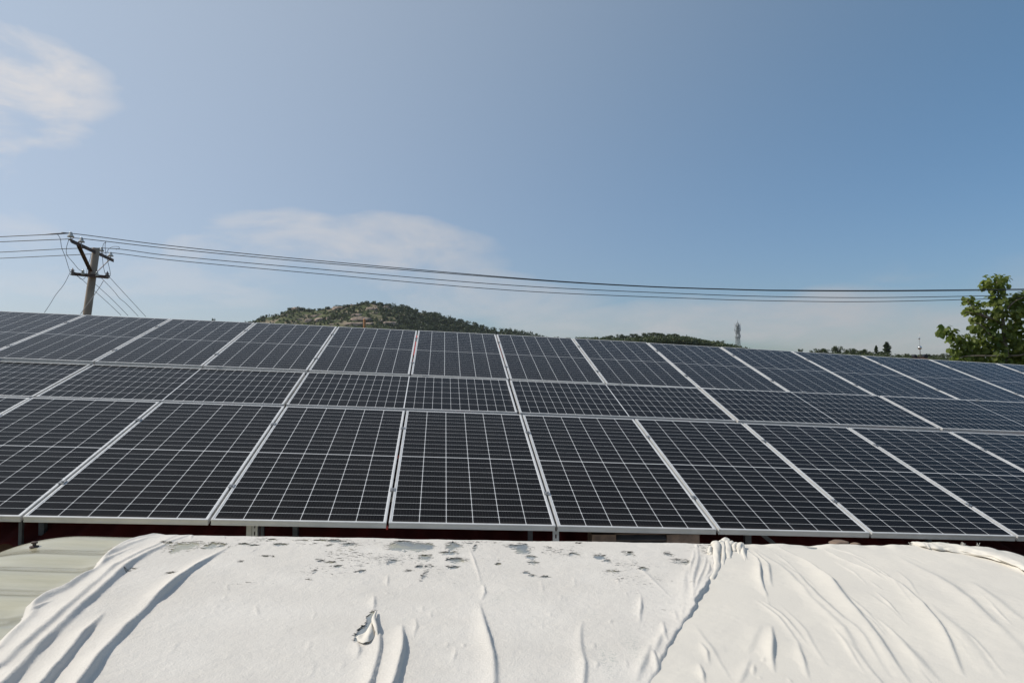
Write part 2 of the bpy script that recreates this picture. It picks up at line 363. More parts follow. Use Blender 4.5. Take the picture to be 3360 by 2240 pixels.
def frame_mesh():
    m = MB(); lw = 0.0115
    m.box(0, PW, 0, lw, -FH, 0); m.box(0, PW, PL - lw, PL, -FH, 0)
    m.box(0, lw, lw, PL - lw, -FH, 0); m.box(PW - lw, PW, lw, PL - lw, -FH, 0)
    # fine groove line round the outside and the inner return flange
    for (x0, x1, y0, y1) in ((-0.0018, PW + 0.0018, -0.0018, -0.0001), (-0.0018, PW + 0.0018, PL + 0.0001, PL + 0.0018)):
        m.box(x0, x1, y0, y1, -0.0085, -0.0012); m.box(x0, x1, y0, y1, -FH + 0.001, -FH + 0.010)
    for (x0, x1) in ((-0.0018, -0.0001), (PW + 0.0001, PW + 0.0018)):
        m.box(x0, x1, 0.0002, PL - 0.0002, -0.0085, -0.0012)
    m.box(lw + 0.0002, PW - lw - 0.0002, lw + 0.0002, lw + 0.028, -FH + 0.0005, -FH + 0.0025)
    m.box(lw + 0.0002, PW - lw - 0.0002, PL - lw - 0.028, PL - lw - 0.0002, -FH + 0.0005, -FH + 0.0025)
    return m.mesh('panel_frame')
def glass_mesh():
    lw = 0.0117; m = MB(); m.box(lw, PW - lw, lw, PL - lw, -0.0075, -0.0018); return m.mesh('panel_glass')
def clamp_mesh():
    m = MB(); m.box(-0.020, 0.020, -0.025, 0.025, 0.0006, 0.0045); m.box(-0.0065, 0.0065, -0.022, 0.022, -0.03, 0.0004)
    m.lathe((0, 0, 0.0046), [(0.0, 0.0), (0.0075, 0.0), (0.0075, 0.006), (0.0, 0.006)], 6); return m.mesh('clamp')
FM, GM, CM = frame_mesh(), glass_mesh(), clamp_mesh()
for me, k in ((FM, 'alu'), (GM, 'cells'), (CM, 'clamp')): me.materials.append(M[k])
def basis(o, ex, ey, ez):
    return Matrix(((ex.x, ey.x, ez.x, o.x), (ex.y, ey.y, ez.y, o.y), (ex.z, ey.z, ez.z, o.z), (0, 0, 0, 1)))
ORD = ['first', 'second', 'third', 'fourth', 'fifth', 'sixth', 'seventh', 'eighth', 'ninth', 'tenth', 'eleventh', 'twelfth', 'thirteenth', 'fourteenth']
pr = random.Random(3)
def panel(u, v, landscape, label, group, cl):
    row = 0 if v < 1 else (1 if landscape else 2); wd_ = PL if landscape else PW
    za, zb_ = bow(u, row), bow(u + wd_, row)
    jz = za + pr.uniform(-0.0012, 0.0012); tw = -(zb_ - za) / wd_ + pr.uniform(-0.0005, 0.0005); sk = pr.uniform(-0.0012, 0.0012)
    nn = (NN + U * tw + VV * sk).normalized(); uu = (U - nn * U.dot(nn)).normalized(); vv = nn.cross(uu)
    o = tab(u, v, jz)
    mw = basis(o + uu * PL, vv, -uu, nn) if landscape else basis(o, uu, vv, nn)
    e = empty('solar_panel', mat=mw); tag(e, label, 'solar panel', group)
    link('frame', FM, None, e); link('glass', GM, None, e)
    for (x, y, rz) in cl:
        c = link('clamp', CM, None, e); c.location = (x, y, 0); c.rotation_euler = (0, 0, rz)
    return e
PCL = [(PW + 0.010, PL * 0.22, 0), (PW + 0.010, PL * 0.78, 0)]
LCL = [(PW + 0.0155, PL * 0.42, 0)]
notes_b = {0: 'cut off by the photo edge, only a sliver showing', 1: 'cut by the photo edge beside the plastic film tunnel', 3: 'above the large left felt folds'}
for i, k in enumerate(range(-3, 7)):
    panel(k * PITCHU + 0.010, V_BOT, False, f'upright black solar panel in the bottom row, {ORD[i]} from the left edge of the photo', 'solar panels of the bottom row', PCL)
for i, k in enumerate(range(-4, 8, 2)):
    panel(k * PITCHU + 0.015 + DU_MID, V_MID, True, f'sideways-laid solar panel in the middle row, {ORD[i]} from the left edge of the photo', 'solar panels of the middle row', LCL)
for i, k in enumerate(range(-4, 10)):
    panel(k * PITCHU + 0.010 + DU_TOP, V_TOP, False, f'upright solar panel in the top row, {ORD[i]} from the left edge of the photo', 'solar panels of the top row', PCL)

# bird dropping on the middle row
def dropping():
    d = ray(1590, 1254); p0 = Vector((0, 0, EYE)); q = tab(1.7, V_MID, -0.0175); t = (q - p0).dot(NN) / d.dot(NN); c = p0 + d * t; m = MB(); rr = random.Random(5)
    ring = [c + (U * math.cos(a) * 1.0 + VV * math.sin(a) * 1.3) * 0.007 * rr.uniform(.7, 1.25) for a in np.linspace(0, 2 * math.pi, 14)[:-1]]
    m.add(ring + [c + NN * 0.004], [(i, (i + 1) % 13, 13) for i in range(13)])
    tag(m.build('bird_dropping', M['porcelain']), 'single white bird dropping on a sideways-laid panel near the middle of the photo', 'dropping')
dropping()
# mounting frame under the panels
mf = empty('mounting_frame', tab(0, 0, -0.5)); tag(mf, 'steel mounting frame of rails, rafters and slotted posts under the solar panels', 'mounting frame')
def chan(a, b, w_, h_, name, mat): return MB().bar(a, b, w_, h_, NN).build(name, mat, None)
def child(o, p):
    o.parent = p; o.matrix_parent_inverse = p.matrix_world.inverted(); return o
bpy.context.view_layer.update()
U0, U1 = -4.6, 11.6
def strip(row, v, h, w_, h_, name, mat):     # a rail that follows the sag of its row
    m = MB(); P = [tab(u, v, bow(u, row) - 0.004 + h) for u in np.linspace(U0, U1, 30)]
    for p, q in zip(P[:-1], P[1:]): m.bar(p, q, w_, h_, NN)
    child(m.build(name, mat), mf)
for row, v in ((0, 0.22 * PL), (0, 0.78 * PL), (1, V_MID + 0.18), (1, V_MID + PW - 0.2), (2, V_TOP + 0.22 * PL), (2, V_TOP + 0.78 * PL)):
    strip(row, v, -FH - 0.022, 0.041, 0.041, 'rail', M['galv'])
for k in (-2.5, -0.5, 1.5, 3.5, 5.5, 7.5, 9.5):
    d_ = min(bow(k * PITCHU, r_) for r_ in (0, 1, 2))
    child(chan(tab(k * PITCHU, 0.7, d_ - FH - 0.105), tab(k * PITCHU, 5.75, d_ - FH - 0.105), 0.05, 0.10, 'rafter', M['red']), mf)
# red flanges that show in two seams of the top row
for k, v0_, v1_, hh in ((1, 0.9, 1.62, -0.004), (1, 1.80, 2.0, -0.004), (2, 1.0, 1.95, -0.016)):
    u = k * PITCHU + DU_TOP
    child(chan(tab(u, V_TOP + v0_, bow(u, 2) + hh - 0.02), tab(u, V_TOP + v1_, bow(u, 2) + hh - 0.02), 0.012, 0.04, 'red_flange', M['red']), mf)
child(chan(tab(PITCHU - 0.002, 0.0, -0.046), tab(PITCHU - 0.002, 0.03, -0.046), 0.013, 0.014, 'red_flange', M['red']), mf)
# slotted posts at the front edge
def slotted_post(px, width_px, ytop, Y, depth=0.55, slots=True):
    top = at(px, ytop, Y); wd = width_px / F_PX * Y; m = MB(); z = 0.0; n = 0
    T = top.z; hw = wd / 2; sw = wd * 0.22
    m.box(-hw, -sw / 2, 0, 0.003, -depth, 0.03); m.box(sw / 2, hw, 0, 0.003, -depth, 0.03)
    zz = 0.03
    while zz > -depth:
        m.box(-sw / 2 + 0.0001, sw / 2 - 0.0001, 0, 0.003, max(zz - 0.022, -depth), zz); zz -= 0.05
    m.box(-hw, -hw + 0.003, 0.0032, 0.04, -depth, 0.03); m.box(hw - 0.003, hw, 0.0032, 0.04, -depth, 0.03)
    o = m.build('slotted_post', M['galv']); o.location = top; child(o, mf); return o
slotted_post(1824, 20, 1732, 4.97); slotted_post(836, 18, 1722, 4.83)
m = MB(); p = at(817, 1726, 4.86); m.box(p.x - 0.018, p.x + 0.018, p.y, p.y + 0.03, p.z - 0.6, p.z + 0.02); child(m.build('post', M['galv']), mf)
for px, wpx, Y in ((66, 11, 5.0), (135, 18, 5.15), (860, 10, 5.2), (968, 16, 5.3), (1740, 16, 5.5), (1790, 10, 5.8), (2455, 20, 5.6), (3050, 14, 5.9)):
    a = at(px, 1735, Y); hw = wpx / F_PX * Y / 2; m = MB(); m.box(a.x - hw, a.x + hw, Y, Y + 2 * hw, 0.25, a.z + 0.16); child(m.build('post', M['darksteel']), mf)
m = MB(); m.bar(at(2480, 1735, 5.6), at(2560, 1800, 5.6), 0.03, 0.03); child(m.build('brace', M['darksteel']), mf)

# red corrugated roof of the low building under the panels
bld = empty('low_building', (0, 6.5, 0)); tag(bld, 'low brick building with a red corrugated metal roof in the shade under the solar panels', 'building')
bpy.context.view_layer.update()
us = np.arange(-4.5, 11.5, 0.04); vs_ = np.array([0.35, 2.0, 4.0, 5.7])
prof = 0.018 * np.clip(np.sin(us * 2 * math.pi / 0.22) * 2.2, -1, 1)
Vx = []
for v in vs_:
    for i, u in enumerate(us):
        q = tab(float(u), float(v), -0.42 + float(prof[i])); Vx.append(q)
nu = len(us); Fx = [(j * nu + i, j * nu + i + 1, (j + 1) * nu + i + 1, (j + 1) * nu + i) for j in range(len(vs_) - 1) for i in range(nu - 1)]
ro = link('roof', np_mesh('roof', [tuple(q) for q in Vx], Fx), M['redroof']); child(ro, bld)
md = ro.modifiers.new('thickness', 'SOLIDIFY'); md.thickness = 0.006
m = MB()
for k in range(14):     # front wall follows the eave in short steps
    a, b = tab(-4.4 + k * 1.13, 0.6, -0.48), tab(-4.4 + (k + 1) * 1.13, 0.6, -0.48)
    m.hexa([(a.x, a.y, 0), (b.x, b.y, 0), (b.x, b.y + 0.2, 0), (a.x, a.y + 0.2, 0), (a.x, a.y, a.z - .01), (b.x, b.y, b.z - .01), (b.x, b.y + 0.2, b.z - .01), (a.x, a.y + 0.2, a.z - .01)])
child(m.build('wall', M['brick']), bld)
# louvred box in the gap
lb = empty('louvred_unit', at(2110, 1800, 5.05)); tag(lb, 'dark louvred metal unit standing in the shade between the panel edge and the white felt', 'ventilation unit')
m = MB(); m.box(-0.36, -0.19, 0, 0.3, -0.6, 0.10); m.box(0.17, 0.40, 0, 0.3, -0.6, 0.10); m.box(-0.189, 0.169, 0.04, 0.3, -0.6, 0.099); m.build('casing', M['stone'], lb)
m = MB()
for k in range(16): m.hexa([(-0.188, 0.0, -0.6 + k * .044), (0.168, 0.0, -0.6 + k * .044), (0.168, 0.035, -0.575 + k * .044), (-0.188, 0.035, -0.575 + k * .044), (-0.188, 0, -0.594 + k * .044), (0.168, 0, -0.594 + k * .044), (0.168, 0.035, -0.569 + k * .044), (-0.188, 0.035, -0.569 + k * .044)])
m.build('louvre', M['louvre'], lb)

# ------------------------------------------------------------------ low greenhouse tunnel
def drop(X):
    X = np.asarray(X, float); d = 0.988 + 0.04 * X
    l = np.clip(-2.33 - X, 0, 1.05); d = d + (1.09 - np.sqrt(np.maximum(1.09 ** 2 - l ** 2, 0.0)))
    r = np.clip(X - 2.85, 0, 1.5); return d + (1.6 - np.sqrt(np.maximum(1.6 ** 2 - r ** 2, 0.0)))
def yfar(X): return 4.2 + 0.1 * np.asarray(X, float)
def crest_z(X): return EYE - drop(X)
def on_tunnel(px, py):
    d = ray(px, py); t = 3.0
    for _ in range(60): t = 0.5 * t + 0.5 * (float(drop(t * d.x)) / -d.z)
    return (t * d.x, t * d.y)
HOOPS = [3.95, 3.60, 3.30, 2.96, 2.62, 2.28, 1.94, 1.60, 1.26, 0.92]
def hoop_y(i, X): return HOOPS[i] + 0.03 * X
def r5(x, y): return (x * .4762, 1680 + y * .4762)
def r6(x, y): return (1120 + x * .4762, 1680 + y * .4762)
def r7(x, y): return (2100 + x * .5357, 1680 + y * .5357)
def poly(cv, pts): return np.array([on_tunnel(*cv(*p)) for p in pts])
edgeP = poly(r5, [(1450,152),(1300,142),(1150,140),(1020,152),(880,192),(760,255),(640,365),(590,415),(430,520),(300,570),(205,640),(170,690),(80,770),(0,860),(-80,950)])
seamP = poly(r7, [(560,150),(535,210),(500,270),(474,320),(472,372),(408,472),(348,582),(298,682),(218,772),(192,832),(156,912),(60,1060),(20,1120)])
def xat(P, Y):
    o = np.argsort(P[:, 1]); return np.interp(Y, P[o, 1], P[o, 0])
def film_base(X, Y):
    z = crest_z(X)
    cov = np.clip((X - (xat(edgeP, Y) - 0.06)) / 0.10, 0, 1)
    sag = 0.022 * (1 - cov) + 0.001 * cov
    h = np.full(np.shape(X), -1.0)
    for i in range(len(HOOPS)):
        dd = np.abs(Y - hoop_y(i, X)); h = np.maximum(h, -0.001 - sag * (1 - 1.0 * np.exp(-(dd / 0.10) ** 2)))
    e = np.clip(Y - (yfar(X) - 0.035), 0, 0.35)
    return z + h - np.where(e > 0, 0.9 * np.maximum(e - 0.0, 0) ** 1.0 * 1.6 * np.clip(e / 0.06, 0, 1), 0)
tun = empty('greenhouse_tunnel', (0, 2.5, 0)); tag(tun, 'low greenhouse tunnel of cloudy plastic film over close hoops, bare at its left shoulder', 'greenhouse')
bpy.context.view_layer.update()
def surface(xs, ys, zf, name):
    XX, YY = np.meshgrid(xs, ys); ZZ = zf(XX, YY); nx, ny = len(xs), len(ys)
    idx = np.arange(nx * ny).reshape(ny, nx)
    Q = np.stack([idx[:-1, :-1], idx[:-1, 1:], idx[1:, 1:], idx[1:, :-1]], -1).reshape(-1, 4)
    return np_mesh(name, np.stack([XX, YY, ZZ], -1).reshape(-1, 3), Q)
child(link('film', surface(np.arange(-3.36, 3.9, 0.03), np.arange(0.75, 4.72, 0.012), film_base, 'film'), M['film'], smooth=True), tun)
for i in range(len(HOOPS)):
    X = np.linspace(-3.36, 3.85, 60); pts = [(float(x), float(hoop_y(i, x)), float(crest_z(x)) - 0.018) for x in X]
    pts = [(pts[0][0] - 0.02, pts[0][1], 0.0)] + pts + [(pts[-1][0] + 0.02, pts[-1][1], 0.0)]
    child(MB().tube(pts, 0.014, 8).build('hoop', M['porcelain'], smooth=True), tun)
for (x0, x1) in ((-3.42, -3.36), (3.86, 3.92)):
    child(MB().box(x0, x1, 0.75, 4.5, 0, float(crest_z((x0 + x1) / 2)) - 0.02).build('side_skirt', M['film']), tun)
# clips on the film's far rim
for (px, py) in ((113, 1784), (329, 1745)):
    X, Y = on_tunnel(px, py); z = float(film_base(np.array([X]), np.array([Y]))[0]); m = MB()
    m.lathe((X, Y, z), [(0, 0), (0.024, 0), (0.022, 0.006), (0.009, 0.008), (0.009, 0.018), (0.016, 0.02), (0.016, 0.028), (0.006, 0.03), (0, 0.031)], 10)
    child(m.build('film_clip', M['iron']), tun)

# ------------------------------------------------------------------ white covers
# ridge: (polyline, height, width on the sunny side, width on the far side)
FELT = [
 (r5, [(1570,240),(1340,400),(1180,520),(1050,620),(900,790),(700,1020),(560,1200),(500,1280)], .052, .055, .016),
 (r5, [(715,690),(640,800),(520,960),(380,1110),(280,1230)], .044, .045, .014),
 (r5, [(1420,148),(1330,150),(1180,200),(1050,270),(900,370),(700,530),(550,660),(380,850),(200,1030),(0,1240)], .042, .050, .022),
 (r5, [(1230,150),(1000,270),(800,390),(600,540),(400,730),(200,920),(0,1090)], .038, .060, .030),
 (r5, [(1130,160),(1000,180),(880,225),(760,290),(660,370),(590,430),(430,540),(300,590),(215,655),(150,720),(0,880)], .026, .040, .035),
 (r5, [(930,240),(800,300),(700,370),(620,440)], .022, .03, .014),
 (r5, [(370,610),(250,670),(180,700)], .020, .03, .014),
 (r5, [(250,900),(120,1040),(20,1150)], .012, .05, .03),
 (r5, [(1765,250),(1720,282)], .010, .015, .006), (r5, [(1555,570),(1550,612)], .010, .012, .006), (r5, [(1490,640),(1484,665)], .008, .01, .006),
 (r5, [(1320,150),(1310,190)], .016, .015, .01), (r5, [(1245,880),(1190,990)], .006, .02, .012),
 (r6, [(238,575),(240,630),(228,690)], .024, .03, .010), (r6, [(235,775),(255,860),(250,960),(230,1080),(212,1200)], .038, .04, .012),
 (r6, [(415,775),(418,880),(408,980),(388,1100),(370,1230)], .044, .05, .012), (r6, [(512,725),(520,790),(490,860)], .012, .025, .008),
 (r6, [(572,640),(572,690)], .012, .02, .008), (r6, [(315,430),(328,510)], .013, .02, .009), (r6, [(318,550),(340,572)], .008, .012, .008),
 (r6, [(885,240),(920,340),(945,470),(962,515)], .009, .010, .006), (r6, [(970,495),(987,560),(975,612)], .020, .025, .010),
 (r6, [(960,620),(985,760),(1010,900),(1035,1060),(1052,1200)], .024, .040, .016), (r6, [(1365,470),(1382,570)], .008, .015, .01),
 (r6, [(1672,750),(1652,860),(1652,960),(1664,1050),(1655,1200)], .016, .03, .012), (r6, [(1912,455),(1905,500)], .011, .014, .006),
 (r6, [(1955,548),(1958,585)], .010, .014, .006), (r6, [(2055,570),(2058,690),(2064,775)], .013, .018, .007),
 (r6, [(2215,750),(2240,840),(2262,915)], .024, .03, .009), (r6, [(2145,950),(2167,1020),(2170,1085)], .022, .03, .009), (r6, [(2280,690),(2312,752)], .014, .02, .008),
 (r6, [(95,890),(115,960),(108,1030)], .024, .035, .012), (r6, [(2300,640),(2200,520),(2080,400),(1940,300)], .006, .02, .012), (r6, [(20,1030),(0,1090)], .008, .03, .02),
 (r6, [(2150,900),(2060,1060),(2010,1180)], .014, .03, .02), (r6, [(2205,1100),(2222,1170)], .014, .02, .008), (r6, [(1450,690),(1448,730)], .006, .014, .01),
 (r6, [(700,1000),(900,970),(1200,965),(1500,1020)], .0035, .05, .04),
 # gathered band beside the seam
 (r7, [(470,318),(466,372),(402,472),(342,582),(292,682),(212,772),(186,832),(150,912),(55,1060)], .028, .07, .007),
 (r7, [(350,205),(345,340),(322,500),(325,590)], .018, .03, .016), (r7, [(300,300),(270,480),(230,600),(180,650)], .012, .04, .03), (r7, [(205,600),(235,690)], .014, .02, .009),
 (r7, [(138,665),(160,760),(186,826)], .020, .025, .008), (r7, [(84,845),(102,960),(80,1045)], .020, .03, .009), (r7, [(430,230),(445,300),(462,350)], .020, .02, .008),
 (r7, [(350,200),(352,222)], .022, .014, .01), (r7, [(418,212),(416,226)], .020, .016, .012),
 (r7, [(400,260),(395,360),(350,470),(300,580)], .018, .018, .008), (r7, [(330,230),(310,330),(312,420)], .012, .016, .009), (r7, [(420,300),(430,360),(400,430)], .014, .018, .008), (r7, [(270,560),(255,620),(262,690)], .012, .016, .008), (r7, [(240,700),(200,760)], .012, .02, .01), (r7, [(180,700),(120,800),(60,920)], .014, .03, .02), (r7, [(120,860),(130,930),(110,1000)], .014, .018, .008),
 (r7, [(440,205),(520,190),(590,205)], .030, .04, .02)]
CLOTH = [
 (r7, [(640,222),(715,290),(742,400),(776,500),(792,590)], .022, .035, .009), (r7, [(690,232),(772,320),(818,460)], .020, .035, .012), (r7, [(606,196),(628,235),(645,300)], .026, .022, .010),
 (r7, [(600,190),(615,198),(640,210)], .030, .03, .02),
 (r7, [(680,225),(850,330),(1000,460),(1100,590),(1230,720),(1330,860),(1420,980),(1465,1080)], .013, .040, .030),
 (r7, [(840,208),(1000,290),(1170,420),(1290,570),(1400,720),(1550,900),(1680,1080)], .034, .06, .026),
 (r7, [(830,290),(960,380),(1080,500),(1220,650),(1320,720),(1450,880),(1560,1045)], .014, .05, .025),
 (r7, [(1120,220),(1230,282),(1400,362),(1512,432)], .016, .03, .014), (r7, [(1150,216),(1290,250),(1400,292)], .014, .022, .012),
 (r7, [(1380,340),(1600,450),(1732,560),(1822,680),(1902,830),(2010,1040)], .028, .06, .016),
 (r7, [(1780,560),(1900,690),(2050,860),(2200,1045)], .012, .05, .04),
 (r7, [(1560,260),(1800,400),(2000,530),(2200,720),(2400,930)], .018, .07, .045), (r7, [(2000,420),(2200,560),(2400,700)], .014, .06, .04),
 (r7, [(1400,420),(1490,480)], .008, .02, .012), (r7, [(1530,740),(1700,900),(1860,1060)], .012, .04, .03),
 (r7, [(806,705),(824,800),(816,900),(828,1010)], .026, .035, .012), (r7, [(970,790),(1012,920),(1038,1045)], .014, .03, .010),
 (r7, [(368,930),(392,1060)], .024, .03, .010), (r7, [(380,800),(418,860),(426,935)], .018, .025, .009), (r7, [(690,880),(640,990),(590,1070)], .014, .04, .02),
 (r7, [(715,920),(692,1010)], .020, .022, .010), (r7, [(775,888),(755,925)], .016, .02, .01), (r7, [(745,1000),(730,1030)], .014, .016, .01), (r7, [(330,690),(440,830),(560,1045)], .006, .02, .012),
 (r7, [(740,690),(690,800),(650,900)], .008, .05, .03), (r7, [(1580,256),(1680,285),(1760,322)], -.008, .012, .012), (r7, [(2010,288),(2100,290)], -.006, .012, .012), (r7, [(905,1000),(930,1060)], .012, .02, .01),
 (r7, [(2190,300),(2290,335),(2400,395)], .03, .03, .016)]
cr = random.Random(17)
for q in range(26):        # fine drag lines fanning out from the gathered seam
    x0 = cr.uniform(620, 2100); y0 = 205 + cr.uniform(0, 500); ln = cr.uniform(120, 480); sl = 0.75 + cr.uniform(-.1, .25) + (y0 - 205) / 1400
    CLOTH.append((r7, [(x0, y0), (x0 + ln * .5, y0 + ln * .5 * sl * .85), (x0 + ln, y0 + ln * sl)], cr.uniform(.004, .009), cr.uniform(.010, .022), cr.uniform(.006, .012)))
for q in range(22):
    x0 = cr.uniform(-800, 2100); y0 = cr.uniform(420, 1050); ln = cr.uniform(25, 110)
    FELT.append((r6, [(x0, y0), (x0 + cr.uniform(-8, 8), y0 + ln * .5), (x0 + cr.uniform(-20, 10), y0 + ln)], cr.uniform(.004, .011), cr.uniform(.012, .02), cr.uniform(.005, .009)))
def ridge_field(X, Y, ridges, ndet):
    H = np.zeros_like(X)
    wob = 0.012 * np.sin(Y * 7.0 + 2 * X) + 0.008 * vnoise(X, Y, 5, 61) + 0.006 * vnoise(X, Y, 14, 62)
    Xw = X + wob * 0.55; Yw = Y
    for cv, pts, h, wl, wr in ridges:
        P = poly(cv, pts); ln_ = np.linalg.norm(np.diff(P, axis=0), axis=1).sum(); sq = 0.60 if ln_ < 0.35 else 0.85; wl *= sq; wr *= sq; pad = 3.2 * max(wl, wr)
        sel = (X > P[:, 0].min() - pad) & (X < P[:, 0].max() + pad) & (Y > P[:, 1].min() - pad) & (Y < P[:, 1].max() + pad)
        if not sel.any(): continue
        x, y = Xw[sel], Yw[sel]; best = np.full(x.shape, 1e9); sgn = np.zeros(x.shape); tt = np.zeros(x.shape)
        seg = np.linalg.norm(np.diff(P, axis=0), axis=1); cum = np.r_[0, np.cumsum(seg)]; L = cum[-1]
        for i in range(len(P) - 1):
            a, b = P[i], P[i + 1]; d = b - a; l2 = (d ** 2).sum() + 1e-12
            t = np.clip(((x - a[0]) * d[0] + (y - a[1]) * d[1]) / l2, 0, 1)
            ex, ey = x - a[0] - t * d[0], y - a[1] - t * d[1]; dist = np.hypot(ex, ey)
            s = -np.sign(d[0] * (y - a[1]) - d[1] * (x - a[0])) * (1 if d[1] > 0 else -1)   # + : towards +X side
            up = dist < best; best = np.where(up, dist, best); sgn = np.where(up, s, sgn); tt = np.where(up, (cum[i] + t * seg[i]) / L, tt)
        ta = 0.42 if L > 0.35 else 0.48
        end = np.clip(tt / ta, 0, 1) ** 0.75
        if P[:, 1].min() > 2.3: end = np.minimum(end, np.clip((1 - tt) / ta, 0, 1) ** 0.75)     # others run on below the picture
        wv = np.where(sgn > 0, wr * 0.8, wl) * (0.40 + 0.60 * end)
        amp = (0.52 if L > 0.35 else 0.40) * h * end * (1 + 0.16 * np.sin(tt * L * 5.1 + len(pts) + h * 300) + 0.45 * vnoise(x, y, 7, 63))
        k = np.where(sgn > 0, np.exp(-(best / wv) ** 2.4), np.exp(-(best / wv) ** 1.35))
        cur = H[sel]; new = amp * k
        H[sel] = np.where(h > 0, np.maximum(cur, new) + 0.35 * np.minimum(cur, new) * (cur > 0), cur + new)
    return H
def vnoise(X, Y, sc, seed):
    """smooth value noise"""
    rg = np.random.default_rng(seed); T = rg.random((64, 64)); x, y = X * sc + 500, Y * sc + 500
    xi, yi = np.floor(x).astype(int), np.floor(y).astype(int); fx, fy = x - xi, y - yi; fx = fx * fx * (3 - 2 * fx); fy = fy * fy * (3 - 2 * fy)
    g = lambda i, j: T[(yi + j) % 64, (xi + i) % 64]
    return (g(0, 0) * (1 - fx) + g(1, 0) * fx) * (1 - fy) + (g(0, 1) * (1 - fx) + g(1, 1) * fx) * fy - 0.5
eo = np.argsort(edgeP[:, 1])
def left_x(Y):
    e = xat(edgeP, Y); return e + 0.012 * np.sin(Y * 8) + 0.006 * np.sin(Y * 19 + 1)
def seam_x(Y):
    return xat(seamP, Y) + 0.006 * np.sin(Y * 19) + 0.004 * np.sin(Y * 47)
def back_fall(X, Y, off):
    e = np.clip(Y - (yfar(X) - 0.02 + off), 0, 0.4); return -np.where(e < 0.05, e * e * 8, 0.02 + (e - 0.05) * 2.2)
def blobs(X, Y, lst, cv):
    """worn patches: (x, y, half width, half height, strength) in photo pixels"""
    H = np.zeros_like(X)
    for (x, y, rx, ry, s) in lst:
        c = on_tunnel(*cv(x, y)); a = on_tunnel(*cv(x + rx, y)); b = on_tunnel(*cv(x, y + ry))
        hx = math.dist(c, a); hy = math.dist(c, b)
        r = np.sqrt(((X - c[0]) / hx) ** 2 + ((Y - c[1]) / hy) ** 2); H = np.maximum(H, s * np.clip(1.30 - r * 0.62, 0, 1))
    return H
HOLES6 = [(430,235,90,30,.86),(520,240,90,28,.86),(600,235,40,25,.75),(430,205,60,10,.7),(770,235,50,25,.72),(740,285,60,14,.74),(790,335,60,20,.70),(765,385,45,12,.72),(580,315,45,20,.68),(540,378,25,14,.72),
  (1250,255,45,35,.78),(1190,235,50,14,.66),(1310,310,40,12,.62),(1320,345,35,25,.58),(1270,418,30,12,.6),(1320,440,30,10,.66),(1400,448,40,12,.62),(1780,310,40,18,.68),(1830,335,30,12,.62),(1975,290,40,18,.62),(2250,292,30,14,.62),(920,245,14,30,.64),
  (1080,360,20,10,.58),(1600,290,40,16,.58),(1430,242,30,8,.58),(2080,390,35,16,.58),(2340,345,60,20,.60),(130,410,40,14,.58),(350,345,40,20,.58),(460,410,35,10,.60),(50,225,60,14,.60),(1630,215,30,6,.60),(600,380,50,14,.54),(570,440,25,40,.54),(1860,410,60,10,.54),
  (200,725,20,40,.90),(185,775,24,30,.92),(160,812,34,30,.94),(130,850,34,30,.94),(108,880,18,18,.88)]
HOLES5 = [(1270,235,95,28,.74),(1220,262,40,20,.72),(1460,232,55,20,.70),(1530,232,30,14,.64),(1680,222,40,8,.62),(1740,230,40,6,.64),(1930,226,50,9,.76),(1880,190,30,4,.64),(2075,195,60,4,.64),(2210,196,60,5,.66),(2310,200,50,10,.78),(1840,306,60,6,.62),(1660,342,25,6,.62),
  (2215,338,35,10,.64),(2280,348,40,8,.66),(2320,376,35,9,.68),(2160,415,20,20,.58),(2130,465,30,12,.58),(1150,215,60,10,.58),(1170,425,40,16,.52),(900,400,30,20,.52),(2270,230,30,10,.56)]
FLECK = .455
def felt_mesh():
    xs = np.arange(-2.75, 1.62, 0.0052); ys = np.arange(1.45, 4.66, 0.0090)
    X, Y = np.meshgrid(xs, ys)
    H = 0.0035 + ridge_field(X, Y, FELT, 0)
    H += 0.0040 * vnoise(X, Y, 7, 1) + 0.0016 * vnoise(X, Y, 19, 2) + 0.0012 * vnoise(X, Y, 60, 3) + 0.004 * vnoise(X, Y, 2.2, 4)
    H = np.maximum(H, 0.0015); lx, sx = left_x(Y), seam_x(Y)
    edge = np.clip((X - lx) / 0.03, 0, 1); H = H * (0.25 + 0.75 * edge) + 0.010 * np.exp(-((X - lx - 0.02) / 0.02) ** 2) - 0.012 * (1 - edge)
    near = np.clip((sx - X) / 0.012, 0, 1); H = np.where(X > sx - 0.012, H * near + (1 - near) * -0.002, H)
    Z = crest_z(X) + H + back_fall(X, Y, 0.0)
    keep = (X > lx - 0.012) & (X < sx + 0.010)
    hole = np.maximum(blobs(X, Y, HOLES6, r6), blobs(X, Y, HOLES5, r5))
    band = np.clip((Y - 2.60 + 0.25 * vnoise(X, Y, 2.5, 8)) / 1.0, 0, 1) * np.clip((X + 2.0) / 0.4, 0, 1)
    patch = np.clip(0.62 + 1.2 * vnoise(X, Y, 3.5, 11) + 0.6 * vnoise(X, Y, 8, 12), 0, 1)
    fleck = 0.20 + 0.225 * band * patch + 0.05 * np.clip(2.2 * vnoise(X, Y, 5, 15), 0, 1)
    hole = np.where(Y > yfar(X) - 0.03, 0.0, hole * 1.0); fleck = np.where(Y > yfar(X) - 0.03, 0.0, fleck)
    dirt = blobs(X, Y, [(1830, 1020, 50, 70, .8), (2010, 910, 50, 60, .6), (2035, 1000, 30, 40, .7), (1755, 710, 30, 14, .5), (1080, 600, 30, 30, .5)], r6)
    return X, Y, Z, keep, hole, dirt, fleck
